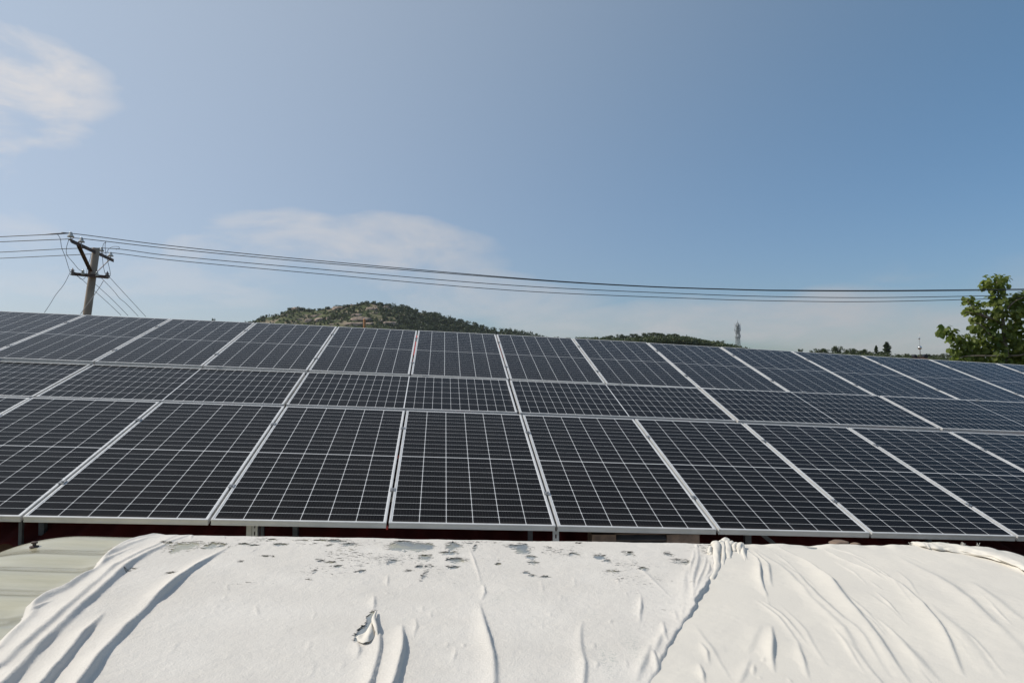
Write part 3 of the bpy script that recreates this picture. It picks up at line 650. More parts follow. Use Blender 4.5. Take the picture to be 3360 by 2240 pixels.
def cut_mesh(name, X, Y, Z, keep, **at_):
    ny, nx = X.shape; idx = np.arange(nx * ny).reshape(ny, nx)
    Q = np.stack([idx[:-1, :-1], idx[:-1, 1:], idx[1:, 1:], idx[1:, :-1]], -1).reshape(-1, 4); kf = keep.ravel()
    Q = Q[kf[Q].all(1)]; used = np.unique(Q); remap = np.full(nx * ny, -1); remap[used] = np.arange(len(used))
    V = np.stack([X, Y, Z], -1).reshape(-1, 3)[used]
    return np_mesh(name, V, remap[Q], {k: ('POINT', v.ravel()[used]) for k, v in at_.items()})
X, Y, Z, keep, hole, dirt, fleck = felt_mesh()
felt = link('felt_cover', cut_mesh('felt_cover', X, Y, Z, keep, hole=hole, dirt=dirt, fleck=fleck), M['felt'], smooth=True)
tag(felt, 'rough white felt sheet over the tunnel, worn through in ragged grey patches', 'felt cover', 'white covers over the tunnel')
def cloth_mesh():
    xs = np.arange(0.25, 3.62, 0.0052); ys = np.arange(1.45, 4.80, 0.0090)
    X, Y = np.meshgrid(xs, ys); H = 0.004 + ridge_field(X, Y, CLOTH, 0)
    H += 0.0025 * vnoise(X, Y, 11, 21) + 0.0010 * vnoise(X, Y, 40, 22) + 0.012 * vnoise(X, Y, 2.4, 23) + 0.004 * vnoise(X * 2, Y * .6, 4, 24)
    rim = np.exp(-((Y - yfar(X) + 0.03) / 0.05) ** 2) * (0.026 * (vnoise(X, Y * 0, 5.5, 25) + 0.15) + 0.012 * vnoise(X, Y * 0, 17, 26))
    H = np.maximum(H, 0.0015); Z = crest_z(X) + H + rim + back_fall(X, Y, 0.01); sx = seam_x(Y)
    return X, Y, Z, X > sx - 0.05
X, Y, Z, keep = cloth_mesh()
cloth = link('cloth_cover', cut_mesh('cloth_cover', X, Y, Z, keep, hole=np.full(X.shape, -1.), dirt=np.zeros(X.shape)), M['cloth'], smooth=True)
tag(cloth, 'smooth cream-white cloth falling in long curved folds right of the gathered seam', 'cloth cover', 'white covers over the tunnel')
def knot():
    kr = random.Random(4)
    K = [([(426,214),(432,226),(434,256)], .012), ([(456,180),(468,210),(470,262),(468,330),(440,400)], .024), ([(486,172),(502,200),(512,250),(508,318)], .017), ([(512,166),(528,190),(540,232),(545,276)], .025),
         ([(548,176),(566,200),(580,236)], .016), ([(575,186),(592,204),(604,236),(612,262)], .012), ([(606,196),(620,208),(634,242),(646,292),(650,330)], .015)]
    for pts, r in K:
        P = []
        for t, q in enumerate(pts):
            X, Y = on_tunnel(q[0] * .5357 + 2100, q[1] * .5357 + 1680 + (26 if t == 0 else 8)); Y = min(Y, float(yfar(X)) - 0.01 + (0.02 if t == 0 else 0))
            P.append(Vector((X, Y, float(crest_z(X)) + (0.016 if t == 0 else 0.026 if t == 1 else 0.010 if t == 2 else -0.004))))
        P = [P[0] + Vector((-.004, .03, -.07))] + P; path = bez(P, 8); n = 14; V = []; Fq = []
        for i, p in enumerate(path):
            t = i / (len(path) - 1); d = (path[min(i + 1, len(path) - 1)] - path[max(i - 1, 0)]).normalized(); a = d.cross(Vector((0, 0, 1))).normalized(); b = a.cross(d)
            rr = r * (1.05 - 0.45 * t)
            for k in range(n):
                th = 2 * math.pi * k / n; w_ = 1 + 0.38 * mnoise.noise(Vector((i * .3, math.cos(th) * 1.4 + r * 900, math.sin(th) * 1.4)))
                V.append(p + (a * math.cos(th) * 1.20 + b * math.sin(th) * 1.05) * rr * w_)
        for i in range(len(path) - 1):
            for k in range(n): Fq.append((i * n + k, i * n + (k + 1) % n, (i + 1) * n + (k + 1) % n, (i + 1) * n + k))
        Fq += [tuple(range(n))[::-1], tuple(range((len(path) - 1) * n, len(path) * n))]
        me = bpy.data.meshes.new('gathered_fold'); me.from_pydata([tuple(v) for v in V], [], Fq); me.update()
        o = link('gathered_fold', me, M['cloth'], felt, True); md = o.modifiers.new('s', 'SUBSURF'); md.levels = md.render_levels = 1
knot()
# rolled, frayed hem lying along the cloth's far corner
def hem():
    pts = [r7(*q) for q in [(1668,168),(1720,172),(1800,186),(1900,196),(2050,222),(2200,258),(2352,312),(2460,360)]]
    P = [];
    for i, q in enumerate(pts):
        X, Y = on_tunnel(q[0], q[1] + 22); P.append((X, min(Y, float(yfar(X)) - 0.02), float(crest_z(X)) + 0.020))
    path = bez(P, 14); n = 20; V = []; Fq = []
    for i, p in enumerate(path):
        t = i / (len(path) - 1); d = (path[min(i + 1, len(path) - 1)] - path[max(i - 1, 0)]).normalized(); a = d.cross(Vector((0, 0, 1))).normalized(); b = a.cross(d)
        rr = (0.036 - 0.010 * t) * (0.55 + 0.45 * min(1, t / 0.06))
        for k in range(n):
            th = 2 * math.pi * k / n; w_ = 1 + 0.24 * math.sin(2 * th + t * 7) + 0.10 * math.sin(5 * th + t * 23) + 0.42 * mnoise.noise(Vector((i * .16, k * .5, 4)))
            V.append(p + (a * math.cos(th) * 1.75 + b * math.sin(th) * 0.55) * rr * w_)
    for i in range(len(path) - 1):
        for k in range(n): Fq.append((i * n + k, i * n + (k + 1) % n, (i + 1) * n + (k + 1) % n, (i + 1) * n + k))
    Fq.append(tuple(range(n))[::-1]); me = bpy.data.meshes.new('rolled_hem'); me.from_pydata([tuple(v) for v in V], [], Fq); me.update()
    o = link('rolled_hem', me, M['cloth'], cloth, True); md = o.modifiers.new('s', 'SUBSURF'); md.levels = md.render_levels = 1
    # frayed threads and a loose double fold at the corner
    for (x, y) in [(1668,170),(1680,150),(1700,140),(1940,182),(1946,178),(2052,190),(1902,185),(1860,182),(1660,190)]:
        X, Y = on_tunnel(*r7(x, y + 30)); c = Vector((X, min(Y, float(yfar(X)) - .02), float(crest_z(X)) + 0.030))
        m = MB()
        for _ in range(5):
            e = c + Vector((random.uniform(-.02, .02), random.uniform(-.01, .01), random.uniform(-.004, .012))); m.tube([c + Vector((0, 0, -.02)), c + (e - c) * .5 + Vector((random.uniform(-.006, .006), 0, 0)), e], 0.0012, 4)
        m.build('frayed_tuft', M['cloth'], cloth)
hem()
# torn flap curling out of the felt
def flap():
    top_e = [on_tunnel(*r6(*q)) for q in ((98, 884), (130, 868), (165, 838), (195, 800), (212, 772))]
    low_e = [on_tunnel(*r6(*q)) for q in ((112, 902), (150, 930), (190, 928), (222, 890), (236, 820))]
    n1, n2 = 17, 9; V = []; Fq = []
    def along(E, s):
        f = s * (len(E) - 1); i = min(int(f), len(E) - 2); f -= i; return (E[i][0] * (1 - f) + E[i + 1][0] * f, E[i][1] * (1 - f) + E[i + 1][1] * f)
    for j in range(n2):
        t = j / (n2 - 1)
        for i in range(n1):
            s = i / (n1 - 1); a, b = along(top_e, s), along(low_e, s); x, y = a[0] + (b[0] - a[0]) * t, a[1] + (b[1] - a[1]) * t
            z = float(crest_z(x)) + 0.010 + 0.016 * math.sin(math.pi * s) ** .7 * (t ** .5) + 0.004 * math.sin(9 * s + 4 * t) - (0.012 * max(0, t - .75) * 4 * math.sin(math.pi * s))
            V.append((x, y, z))
    for j in range(n2 - 1):
        for i in range(n1 - 1): Fq.append((j * n1 + i, j * n1 + i + 1, (j + 1) * n1 + i + 1, (j + 1) * n1 + i))
    o = link('torn_flap', np_mesh('torn_flap', V, Fq), M['cloth'], felt, True)
    md = o.modifiers.new('t', 'SOLIDIFY'); md.thickness = 0.003; md.offset = 0
    md = o.modifiers.new('s', 'SUBSURF'); md.levels = md.render_levels = 1
    o = None
    P = [Vector((*on_tunnel(*r6(*q)), 0)) for q in ((240, 700), (222, 770), (236, 830), (252, 880))]     # twisted strip along the rip
    for p, hgt in zip(P, (.012, .020, .024, .012)): p.z = float(crest_z(p.x)) + hgt
    link('torn_strip', MB().tube(bez(P, 6), [.002 + .007 * math.sin(math.pi * min(1, (i + 1) / 19)) for i in range(19)], 6).mesh('torn_strip'), M['cloth'], felt, True)
flap()
# brown stones holding the cloth's far edge down
def lump(name, c, sc, seed, mat, lab=None, cat=None, group=None, sub=3, rot=0):
    import bmesh
    bm = bmesh.new(); bmesh.ops.create_icosphere(bm, subdivisions=sub, radius=1)
    for v in bm.verts:
        q = v.co * 1.2 + Vector((seed * 3.1, seed, 0)); f = 1 + 0.28 * mnoise.noise(q) + 0.13 * mnoise.noise(q * 2.7) + 0.06 * mnoise.noise(q * 6)
        v.co *= f
        v.co.z = max(v.co.z, -0.55)
        for ax in range(3): v.co[ax] = math.copysign(min(abs(v.co[ax]), 0.82 + 0.1 * math.sin(seed + ax)), v.co[ax])
    me = bpy.data.meshes.new(name); bm.to_mesh(me); bm.free(); o = link(name, me, mat); o.location = c; o.scale = sc; o.rotation_euler = (0, 0, rot)
    shade_auto(o, 32)
    if lab: tag(o, lab, cat, group)
    return o
p = at(2752, 1783, 4.50); lump('stone', p, (0.062, 0.05, 0.026), 2.3, M['stone'], 'larger brown stone peeping over the far edge of the white cloth', 'stone', 'stones on the far edge of the cloth')
p = at(2806, 1786, 4.52); lump('stone', p, (0.036, 0.03, 0.014), 5.1, M['stone'], 'small flat brown stone beside the larger one on the cloth edge', 'stone', 'stones on the far edge of the cloth', rot=0.6)

# ------------------------------------------------------------------ utility pole and its cables
def zp(x, y): return (x * .2381, 700 + y * .2381)
def z8(x, y, Y): return at(*zp(x, y), Y)
PY = 18.6
top = z8(1328, 478, PY); low = z8(1200, 1385, PY); ax_ = (low - top); base = top + ax_ * (top.z / -ax_.z)
pole = empty('utility_pole', base); tag(pole, 'leaning concrete power pole with two crossarms and white insulators rising behind the left panels', 'utility pole')
bpy.context.view_layer.update()
r_top = 46 * .2381 / F_PX * PY
ln = (base - top).length
sh = MB().tube([base, base + (top - base) * .5, top - (top - base).normalized() * 0.02, top], [r_top + ln / 130, r_top + ln / 250, r_top, r_top * 0.93], 20).build('shaft', M['concrete']); child(shade_auto(sh), pole)
bd = (top - base).normalized()
c = z8(1320, 500, PY); child(shade_auto(MB().tube([c - bd * .045, c + bd * .03], r_top * 1.06, 20).build('band', M['concrete'])), pole)
c = z8(1268, 812, PY); child(shade_auto(MB().tube([c - bd * .05, c + bd * .05], r_top * 1.08, 20).build('band', M['iron'])), pole)
armN, armF = z8(958, 357, 16.9), z8(1545, 632, 20.0); armd = (armF - armN)
def on_arm(t): return armN + armd * t
side = Vector((1, 0, 0)); off = Vector((-0.14, 0.0, 0.0))
m = MB(); m.bar(armN, armF, 0.09, 0.010).bar(armN + Vector((0.045, 0, -.045)), armF + Vector((0.045, 0, -.045)), 0.010, 0.085); child(m.build('crossarm', M['iron']), pole)
bl = z8(1236, 790, PY - 0.12)
m = MB(); a = on_arm(0.16) + Vector((0, 0, -.04)); m.bar(a, bl, 0.095, 0.012, Vector((1, 0, 0))).bar(a + Vector((.03, 0, -.01)), bl + Vector((.03, 0, -.01)), 0.012, 0.09, Vector((1, 0, 0))); child(m.build('brace', M['iron']), pole)
m = MB(); m.tube([z8(1508, 640, 19.9), z8(1325, 815, PY)], 0.016, 6); child(m.build('brace', M['pale_rod']), pole)
def insulator(p, s=1.0):
    m = MB(); m.tube([p + Vector((0, 0, -0.17 * s)), p], 0.013 * s, 6); a = m.build('insulator', M['galv']); child(a, pole)
    q = MB(); q.lathe(p, [(0.0, -.015 * s), (.050 * s, -.015 * s), (.085 * s, -0.03 * s), (.088 * s, -.012 * s), (.055 * s, .030 * s), (.046 * s, .055 * s), (.034 * s, .072 * s), (.040 * s, .092 * s), (.030 * s, .108 * s), (0, .112 * s)], 14)
    h = q.build('porcelain', M['porcelain'], None, True); child(h, a)
    return p + Vector((0, 0, 0.095 * s))
inp = [(975, 312, 17.0, 1.0), (1122, 385, 17.5, 1.0), (1398, 512, 19.0, 0.9), (1524, 580, 19.8, 1.0)]
for (x, y, Y, s) in inp: insulator(z8(x, y, Y), s * 0.88)
# lower crossarm with dark fuse holders
la, lb_ = z8(985, 832, 18.15), z8(1492, 880, 18.65)
m = MB(); m.bar(la, lb_, 0.014, 0.085).bar(la + Vector((0, .05, .035)), lb_ + Vector((0, .05, .035)), 0.085, 0.012); child(m.build('crossarm', M['iron']), pole)
for (x, y, Y, pale) in ((1000, 812, 18.15, 0), (1142, 815, 18.3, 1), (1335, 836, 18.5, 1), (1480, 855, 18.62, 0)):
    p = z8(x, y, Y); s = 0.8 if pale else 1.0; q = MB()
    q.lathe(p, [(0, -.07 * s), (.05 * s, -.07 * s), (.062 * s, -.05 * s), (.03 * s, -.035 * s), (.034 * s, -.01 * s), (.068 * s, 0), (.03 * s, .02 * s), (.03 * s, .04 * s), (.058 * s, .05 * s), (.022 * s, .07 * s), (.008, .11 * s), (0, .12 * s)], 12)
    child(q.build('fuse_insulator', M['porcelain'] if pale else M['fuse'], None, True), pole)
# jumpers between the lines and the lower arm
J = [[(790, 285, 17.2), (830, 350, 17.3), (850, 470, 17.5), (900, 600, 17.8), (940, 730, 18), (968, 812, 18.1)],
     [(948, 362, 17.1), (915, 480, 17.3), (925, 575, 17.6), (1010, 680, 17.9), (1080, 765, 18.1), (1130, 800, 18.3)],
     [(1455, 395, 17.8), (1420, 440, 18), (1412, 590, 18.2), (1425, 730, 18.4), (1450, 830, 18.6), (1470, 855, 18.6)],
     [(1460, 395, 17.8), (1448, 440, 18), (1460, 560, 18.2), (1495, 700, 18.4), (1520, 820, 18.6), (1512, 870, 18.6), (1488, 862, 18.62)],
     [(1255, 560, 19.0), (1235, 650, 19), (1205, 730, 18.9), (1195, 810, 18.9), (1175, 880, 18.8), (1130, 910, 18.8), (1060, 860, 18.5)],
     [(1470, 545, 19.6), (1500, 490, 19.4), (1560, 460, 19.3), (1630, 460, 19.3), (1645, 480, 19.3), (1600, 498, 19.3)]]
for pts in J: child(MB().tube(bez([z8(*q) for q in pts], 8), 0.0062, 5).build('jumper_cable', M['wire_grey'], None, True), pole)
child(MB().tube([z8(1428, 925, 18.3), z8(1370, 1020, 18.2), z8(1270, 1165, 18.2), z8(1165, 1308, 18.2), z8(1110, 1385, 18.2)], 0.0085, 5).build('guy_rod', M['pale_rod'], None, True), pole)
WIRES = [  # photo pixels (x, y), distance, words
 (17.0, [(-120, 782), (0, 776.9), (190, 768), (232, 765.5), (560, 806.5), (1000, 851), (1680, 911), (2100, 938), (2450, 950), (2600, 952), (2900, 953), (3360, 948), (3550, 944)], 'topmost overhead line, tied to the near end insulator of the pole'),
 (17.5, [(-120, 799), (0, 793.5), (220, 784.5), (268, 783), (560, 816), (1000, 858), (1680, 913.5), (2100, 939.5), (2450, 951.5), (2600, 954), (2900, 955), (3360, 951.5), (3550, 948)], 'second overhead line from the top, merging with the one above it further right'),
 (19.0, [(-120, 832), (0, 827.5), (332, 814), (560, 839), (1000, 879), (1680, 936), (2282, 965), (2600, 974), (2900, 976), (3360, 968), (3550, 963)], 'third overhead line from the top, leaving the pole just behind its head'),
 (19.8, [(-120, 852), (0, 847.5), (310, 833), (366, 829.5), (560, 853), (1000, 894), (1680, 952.5), (2282, 979.5), (2600, 988), (2900, 989), (3360, 977), (3550, 970)], 'lowest of the four long overhead lines, from the far end insulator')]
for Y, pts, lab in WIRES:
    P = [at(x, y, Y) for x, y in pts]
    o = MB().tube(bez(P, 8), 0.0098, 6).build('power_line', M['wire'], None, True); tag(o, lab, 'power line', 'overhead power lines')
bpy.context.view_layer.update()
m = MB(); m.tube([at(150, 769.5, 17.0), at(170, 768, 17.0), at(205, 766, 17.0), at(225, 765.7, 17.0)], [.010, .020, .020, .010], 6); tag(m.build('cable_splice', M['wire_grey'], None, True), 'thick wrapped splice on the topmost line just left of the pole', 'cable splice')
SERV = [([(1500, 868, 18.6), (1740, 1130, 19.4), (2010, 1422, 20.4)], 'rightmost of four thin service cables slanting down right from the pole'),
        ([(1395, 888, 18.6), (1560, 1060, 19.2), (1650, 1170, 19.6), (1740, 1245, 19.8), (1905, 1415, 20.4)], 'kinked service cable, second from the right of the four slanting down from the pole'),
        ([(1200, 878, 18.9), (1310, 972, 19.2), (1540, 1180, 19.8), (1765, 1408, 20.4)], 'service cable third from the right of the four slanting down from the pole'),
        ([(1050, 852, 18.9), (1130, 910, 19.0), (1190, 965, 19.1), (1300, 1065, 19.4), (1480, 1225, 19.9), (1668, 1402, 20.4)], 'service cable passing behind the pole, leftmost of the four slanting down right'),
        ([(966, 815, 18.1), (880, 980, 18.0), (770, 1120, 17.9), (690, 1250, 17.8), (610, 1370, 17.7)], 'single thin service cable slanting down to the left of the pole')]
for pts, lab in SERV:
    o = MB().tube(bez([z8(*q) for q in pts], 8), 0.0062, 5).build('service_cable', M['wire_grey'], None, True); tag(o, lab, 'cable', 'service cables from the pole')

# orange wooden post behind the panels
a = at(1196, 1046, 13.0); m = MB(); m.tube([(a.x, a.y, 0), (a.x, a.y, a.z - 0.01), (a.x + 0.002, a.y, a.z)], [0.03, 0.024, 0.020], 8)
tag(m.build('wooden_post', M['timber']), 'orange brown wooden post top standing up behind the panels before the rocky hill', 'post')

# ------------------------------------------------------------------ hills
HY = 900.0
def h2(x, y): return (800 + x * .4252, 950 + y * .4252)
out = [(-700,420),(-300,330),(-60,275),(65,248),(145,215),(240,200),(300,190),(345,152),(430,148),(520,162),(580,158),(640,146),(760,132),(870,114),(950,104),(1000,104),(1080,117),(1190,136),(1300,158),(1400,178),(1500,200),(1600,228),(1700,252),(1800,278),(1900,302),(2000,322),(2150,338),(2280,362),(2420,420),(2700,560)]
RX, RZ = [], []
for q in out:
    p = at(*h2(*q), HY); RX.append(p.x); RZ.append(p.z)
def ridge(X): return np.interp(X, RX, RZ)
def hill_z(X, Y):
    top_ = ridge(X); d = HY - Y
    z = np.where(d > 0, top_ - 0.42 * d - 0.0004 * d * d, top_ + 0.5 * d)
    return np.maximum(z + 2.4 * vnoise(X, Y, 0.045, 31) + 1.4 * vnoise(X, Y, 0.13, 32) * np.clip(np.abs(d) / 30, 0.3, 1), -2)
hill = link('hill', surface(np.arange(-560, 420, 3.0), np.arange(640, 1040, 3.0), hill_z, 'hill'), M['hill'], smooth=True); kind(hill, 'structure')
def hill_hit(px, py):
    d = ray(px, py); best = None
    for Y in np.arange(700, 905, 1.0):
        q = d * (Y / d.y); z = float(hill_z(np.array([q.x]), np.array([Y]))[0])
        if z >= EYE + q.z: return Vector((q.x, Y, z))
    return None
def clump_quads(cs, rad, nper, size, rg, flat=1.0):
    """leafy clumps: nper small quads spread through ellipsoids"""
    n = len(cs); c = np.repeat(cs, nper, 0); r = np.repeat(rad, nper, 0)
    d = rg.normal(size=(n * nper, 3)); d /= np.linalg.norm(d, axis=1, keepdims=True); rr = rg.random((n * nper, 1)) ** 0.45
    p = c + d * rr * r
    nrm = d * 0.8 + rg.normal(size=d.shape) * 0.7; nrm /= np.linalg.norm(nrm, axis=1, keepdims=True)
    a = np.cross(nrm, rg.normal(size=d.shape)); a /= np.linalg.norm(a, axis=1, keepdims=True); b = np.cross(nrm, a)
    s = np.repeat(np.atleast_1d(size) * np.ones(n), nper)[:, None] * (0.6 + 0.8 * rg.random((n * nper, 1)))
    V = np.stack([p - a * s - b * s * .6, p + a * s * .9 - b * s * .7, p + a * s + b * s * .6, p - a * s * .8 + b * s * .8], 1).reshape(-1, 3)
    tone = np.repeat(np.clip(0.5 + 0.28 * rg.normal(size=n), 0, 1), nper) * 0.6 + 0.4 * rg.random(n * nper)
    return V, np.arange(len(V)).reshape(-1, 4), tone
def leafy(name, cs, rad, nper, size, mat, seed, parent=None):
    V, Q, t = clump_quads(np.asarray(cs, float), np.asarray(rad, float), nper, size, np.random.default_rng(seed))
    return link(name, np_mesh(name, V, Q, {'tone': ('FACE', t)}), M[mat], parent)
rg = np.random.default_rng(5)
def scatter(n, xr, yr, hr, fn):
    cs, rd = [], []
    X = rg.uniform(*xr, n * 6); Yv = rg.uniform(*yr, n * 6); k = 0
    for x, y in zip(X, Yv):
        if fn(x, y) > rg.random():
            h = rg.uniform(*hr); z = float(hill_z(np.array([x]), np.array([y]))[0]); cs.append((x, y, z + h * .55)); rd.append((h * .62, h * .62, h * .62)); k += 1
            if k >= n: break
    return cs, rd
xw = at(*h2(1040, 120), HY).x; xw2 = at(*h2(1200, 120), HY).x
def dens_wood(x, y): return min(1, max(0.0, (x - xw + 25 * (y - 880) / 60) / (xw2 - xw)))
cs, rd = scatter(4600, (xw - 20, 330), (760, 905), (2.2, 4.8), dens_wood)
kind(tag(leafy('hill_wood', cs, rd, 30, 0.62, 'pine', 1), 'dark green wood covering the right flank of the rocky hill', 'woodland'), 'stuff')
nz = lambda x, y: float(vnoise(np.array([x]), np.array([y]), 0.05, 77)[0])
cs, rd = scatter(1500, (-380, xw + 50), (780, 906), (0.9, 3.0), lambda x, y: 0.18 + 1.6 * max(0, nz(x, y)))
kind(tag(leafy('hill_scrub', cs, rd, 26, 0.50, 'bush', 2), 'low green scrub and small bushes growing among rocks on the hill', 'scrub'), 'stuff')
cs, rd = [], []
for (x, y, h) in [(145,205,3),(240,195,4.4),(295,172,4.2),(350,142,4.5),(420,135,4.5),(445,140,4),(500,152,4.5),(520,150,4.5),(580,146,4.5),(640,135,4),(655,134,4),(730,126,3),(800,112,2.5),(880,104,4.5),(920,100,5),(950,92,5.5),(1000,94,5.5),(1060,104,5),(1100,110,5),(900,112,5),(1040,112,4.5),(990,104,4.5)]:
    p = at(*h2(x, y + 10), HY - 4); cs.append(p); rd.append((h * .6, h * .6, h * .55)); cs.append(p + Vector((2.2, 2, -1))); rd.append((h * .5, h * .5, h * .4))
kind(tag(leafy('crest_bushes', cs, rd, 60, 0.6, 'pine', 3), 'dark bushes along the crest of the rocky hill', 'bushes'), 'stuff')
ROCK = [(400,150,70,22),(545,206,60,13),(500,240,50,28),(580,235,75,26),(735,146,90,20),(850,120,60,9),(870,198,90,20),(985,150,80,18),(1100,136,60,16),(660,225,50,12),(320,198,60,10),(900,226,150,20),(860,265,120,22),(1130,263,110,24),(1222,202,55,14),(1062,240,34,14),(965,262,60,14),(690,270,60,9),(800,272,50,10),(590,190,22,7),(420,230,40,9),(770,180,30,7),(1010,180,46,8)]
SEL = {0: 'rounded granite outcrop capping the left shoulder of the hill', 13: 'long grey granite slab low on the hill at the edge of the wood', 11: 'wide pale granite slab in the middle of the hill behind the orange post', 12: 'broad granite slab just above the panels near the orange post'}
for i, (x, y, w_, h_) in enumerate(ROCK):
    p = hill_hit(*h2(x, y + h_ * .2))
    if p is None: p = at(*h2(x, y), HY - 3)
    k = .4252 / F_PX * p.y; rx = w_ * k * 0.66; rz = h_ * k * 1.15
    lump('boulder', p + Vector((0, 0.4 * rz, -0.15 * rz)), (rx, max(rz * 1.5, rx * .5), rz), 1.7 * i + .3, M['granite'], SEL.get(i, 'pale bare granite boulder among the green scrub of the hill'), 'boulder', 'granite boulders on the hill', 3, 0.3 * math.sin(i * 5))

# low wooded ridge on the right, with trees one can tell apart along its crest
def ridge_strip(name, pts, Y, dep, mat):
    P = [at(x, y, Y) for x, y in pts]; X = np.array([p.x for p in P]); Zt = np.array([p.z for p in P])
    def f(XX, YY):
        t = np.interp(XX, X, Zt); d = np.abs(YY - Y); return np.maximum(t - d * 0.35, -1) + 0.5 * vnoise(XX, YY, 0.15, 41)
    return kind(link(name, surface(np.linspace(X[0], X[-1], 90), np.linspace(Y - dep, Y + dep, 24), f, name), mat, smooth=True), 'structure'), (lambda x: float(np.interp(x, X, Zt)))
def h3(x, y): return (1800 + x * .3827, 950 + y * .3827)
def h4(x, y): return (2600 + x * .3231, 860 + y * .3231)
_, rzA = ridge_strip('far_ridge', [h3(*q) for q in [(-100,450),(40,425),(250,425),(450,428),(620,425),(820,412),(950,405),(1100,412),(1250,440),(1450,472),(1600,505),(1700,560),(2300,570)]], 400, 60, M['wood_floor'])
_, rzB = ridge_strip('right_ridge', [h4(*q) for q in [(-500,1010),(-50,990),(40,950),(300,930),(600,935),(900,950),(1300,965),(1700,975),(2600,990)]], 250, 40, M['wood_floor'])
def tree_proto(seed, kindn):
    rg2 = np.random.default_rng(seed); cs, rd = [], []
    if kindn == 'pine':
        for k in range(9):
            a = rg2.uniform(0, 6.28); r = rg2.uniform(0.05, 0.34); cs.append((r * math.cos(a), r * math.sin(a), rg2.uniform(.58, .92))); rd.append((rg2.uniform(.13, .24),) * 2 + (rg2.uniform(.06, .12),))
    elif kindn == 'round':
        for k in range(14):
            a = rg2.uniform(0, 6.28); r = rg2.uniform(0.0, 0.34); z = rg2.uniform(.34, .86); cs.append((r * math.cos(a), r * math.sin(a), z)); rd.append((rg2.uniform(.13, .22),) * 3)
    else:
        for k in range(16):
            z = rg2.uniform(.2, .96); r = rg2.uniform(0, 0.20) * (1.1 - z); a = rg2.uniform(0, 6.28); cs.append((r * math.cos(a), r * math.sin(a), z)); rd.append((.13 * (1.25 - z),) * 2 + (.12,))
    V, Q, t = clump_quads(np.array(cs), np.array(rd), 60, 0.028, rg2)
    cm = np_mesh('crown', V, Q, {'tone': ('FACE', t)}); cm.materials.append(M['pine' if kindn != 'round' else 'bush'])
    m = MB(); m.tube([(0, 0, 0), (0.01, 0, .3), (0, .01, .62), (0, 0, .85)], [.034, .026, .018, .006], 6)
    for k in range(5): c = cs[k]; m.tube([(0, 0, max(.25, c[2] - .22)), (c[0] * .6, c[1] * .6, c[2] - .06), c], [.014, .010, .004], 5)
    tm = m.mesh('trunk'); tm.materials.append(M['bark']); return cm, tm
PROTO = {k: [tree_proto(s, k) for s in ss] for k, ss in {'pine': (1, 2, 3), 'round': (4, 5), 'tall': (6, 7)}.items()}
def tree(loc, h, kindn, i, label, group, wide=1.0):
    cm, tm = PROTO[kindn][i % len(PROTO[kindn])]
    e = empty('tree', loc); e.scale = (h * wide, h * wide, h); e.rotation_euler = (0, 0, i * 1.7); tag(e, label, 'tree', group)
    link('crown', cm, None, e); link('trunk', tm, None, e)
for i, (x, y, hz_) in enumerate([(70,404,18),(170,410,14),(275,410,34),(315,408,34),(365,408,34),(405,404,40),(478,396,50),(530,392,54),(615,382,60),(660,386,56),(728,378,56),(772,392,50),(820,372,64),(885,368,64),(935,368,50),(968,366,60),(1030,380,50),(1085,374,60),(1130,392,44),(1178,398,48),(1228,408,46),(1280,430,40),(1330,432,44),(1385,440,44),(1468,436,56),(1540,468,40),(1585,482,34),(560,402,44),(700,400,44),(850,396,44),(1000,402,44)]):
    q = at(*h3(x, y), 396 - (i % 3) * 5); k = .3827 / F_PX * 396; hh = max(hz_ * k * 1.6, 4.0)
    tree(q - Vector((0, 0, hh * .95)), hh, 'pine' if i % 4 else 'round', i, 'dark pine on the skyline of the low ridge left of the lattice tower' if i % 4 else 'rounded green tree on the low ridge left of the lattice tower', 'trees on the ridge by the tower', 1.15)
rg3 = random.Random(9); cs, rd = [], []
for _ in range(1700):
    x = rg3.uniform(230, 1620); q = at(*h3(x, 0), 396); yy = 388 - rg3.random() * 16; xx = q.x; z = rzA(xx) - (400 - yy) * .12 - 1.2; hh = rg3.uniform(2.6, 5.0); cs.append((xx, yy, z + hh * .25)); rd.append((hh * .7, hh * .7, hh * .5))
kind(tag(leafy('ridge_undergrowth', cs, rd, 40, 0.33, 'bush', 21), 'dense green undergrowth below the trees of the low ridge', 'undergrowth'), 'stuff')
p = at(*h3(978, 412), 381); lump('boulder', p, (2.0, 1.2, 1.0), 3.3, M['granite'], 'reddish bare rock among the trees of the low ridge', 'boulder')
TB = [(80,880,60,'round','small bush-like tree at the left end of the low tree line',1.0),(200,894,50,'round',None,1.5),(285,876,78,'round',None,1.7),(335,888,66,'round',None,1.4),(455,852,118,'round','broad round-crowned tree in the low tree line, tallest of the round ones',1.05),(560,878,80,'round',None,1.2),(610,876,84,'round',None,1.3),(680,890,70,'round',None,1.3),(735,884,80,'round',None,1.2),(790,900,60,'round',None,1.2),
      (850,856,104,'tall','slim young tree left of the tall dark conifer',1.4),(900,908,60,'round',None,1.2),(960,826,160,'tall','tall dark cone-shaped tree standing above the low tree line',1.9),(1080,930,44,'round',None,1.5),(1160,928,46,'round',None,1.5),(1215,934,42,'round',None,1.5),(1300,936,40,'round',None,1.6),(1390,930,46,'round',None,1.6),(1450,936,40,'round',None,1.6),(1520,926,54,'round',None,1.5),(1600,930,50,'round',None,1.6),(1660,938,44,'round',None,1.5)]
for i, (x, y, hz_, kd, lab, wd) in enumerate(TB):
    q = at(*h4(x, y), 246 - (i % 3) * 4); hh = hz_ * .3231 / F_PX * 246 * 1.3
    tree(q - Vector((0, 0, hh * (.97 if kd == 'tall' else .95))), hh, kd, i + 2, lab or 'low rounded green tree in the distant tree line between tower and tree', 'trees of the distant right tree line', wd)
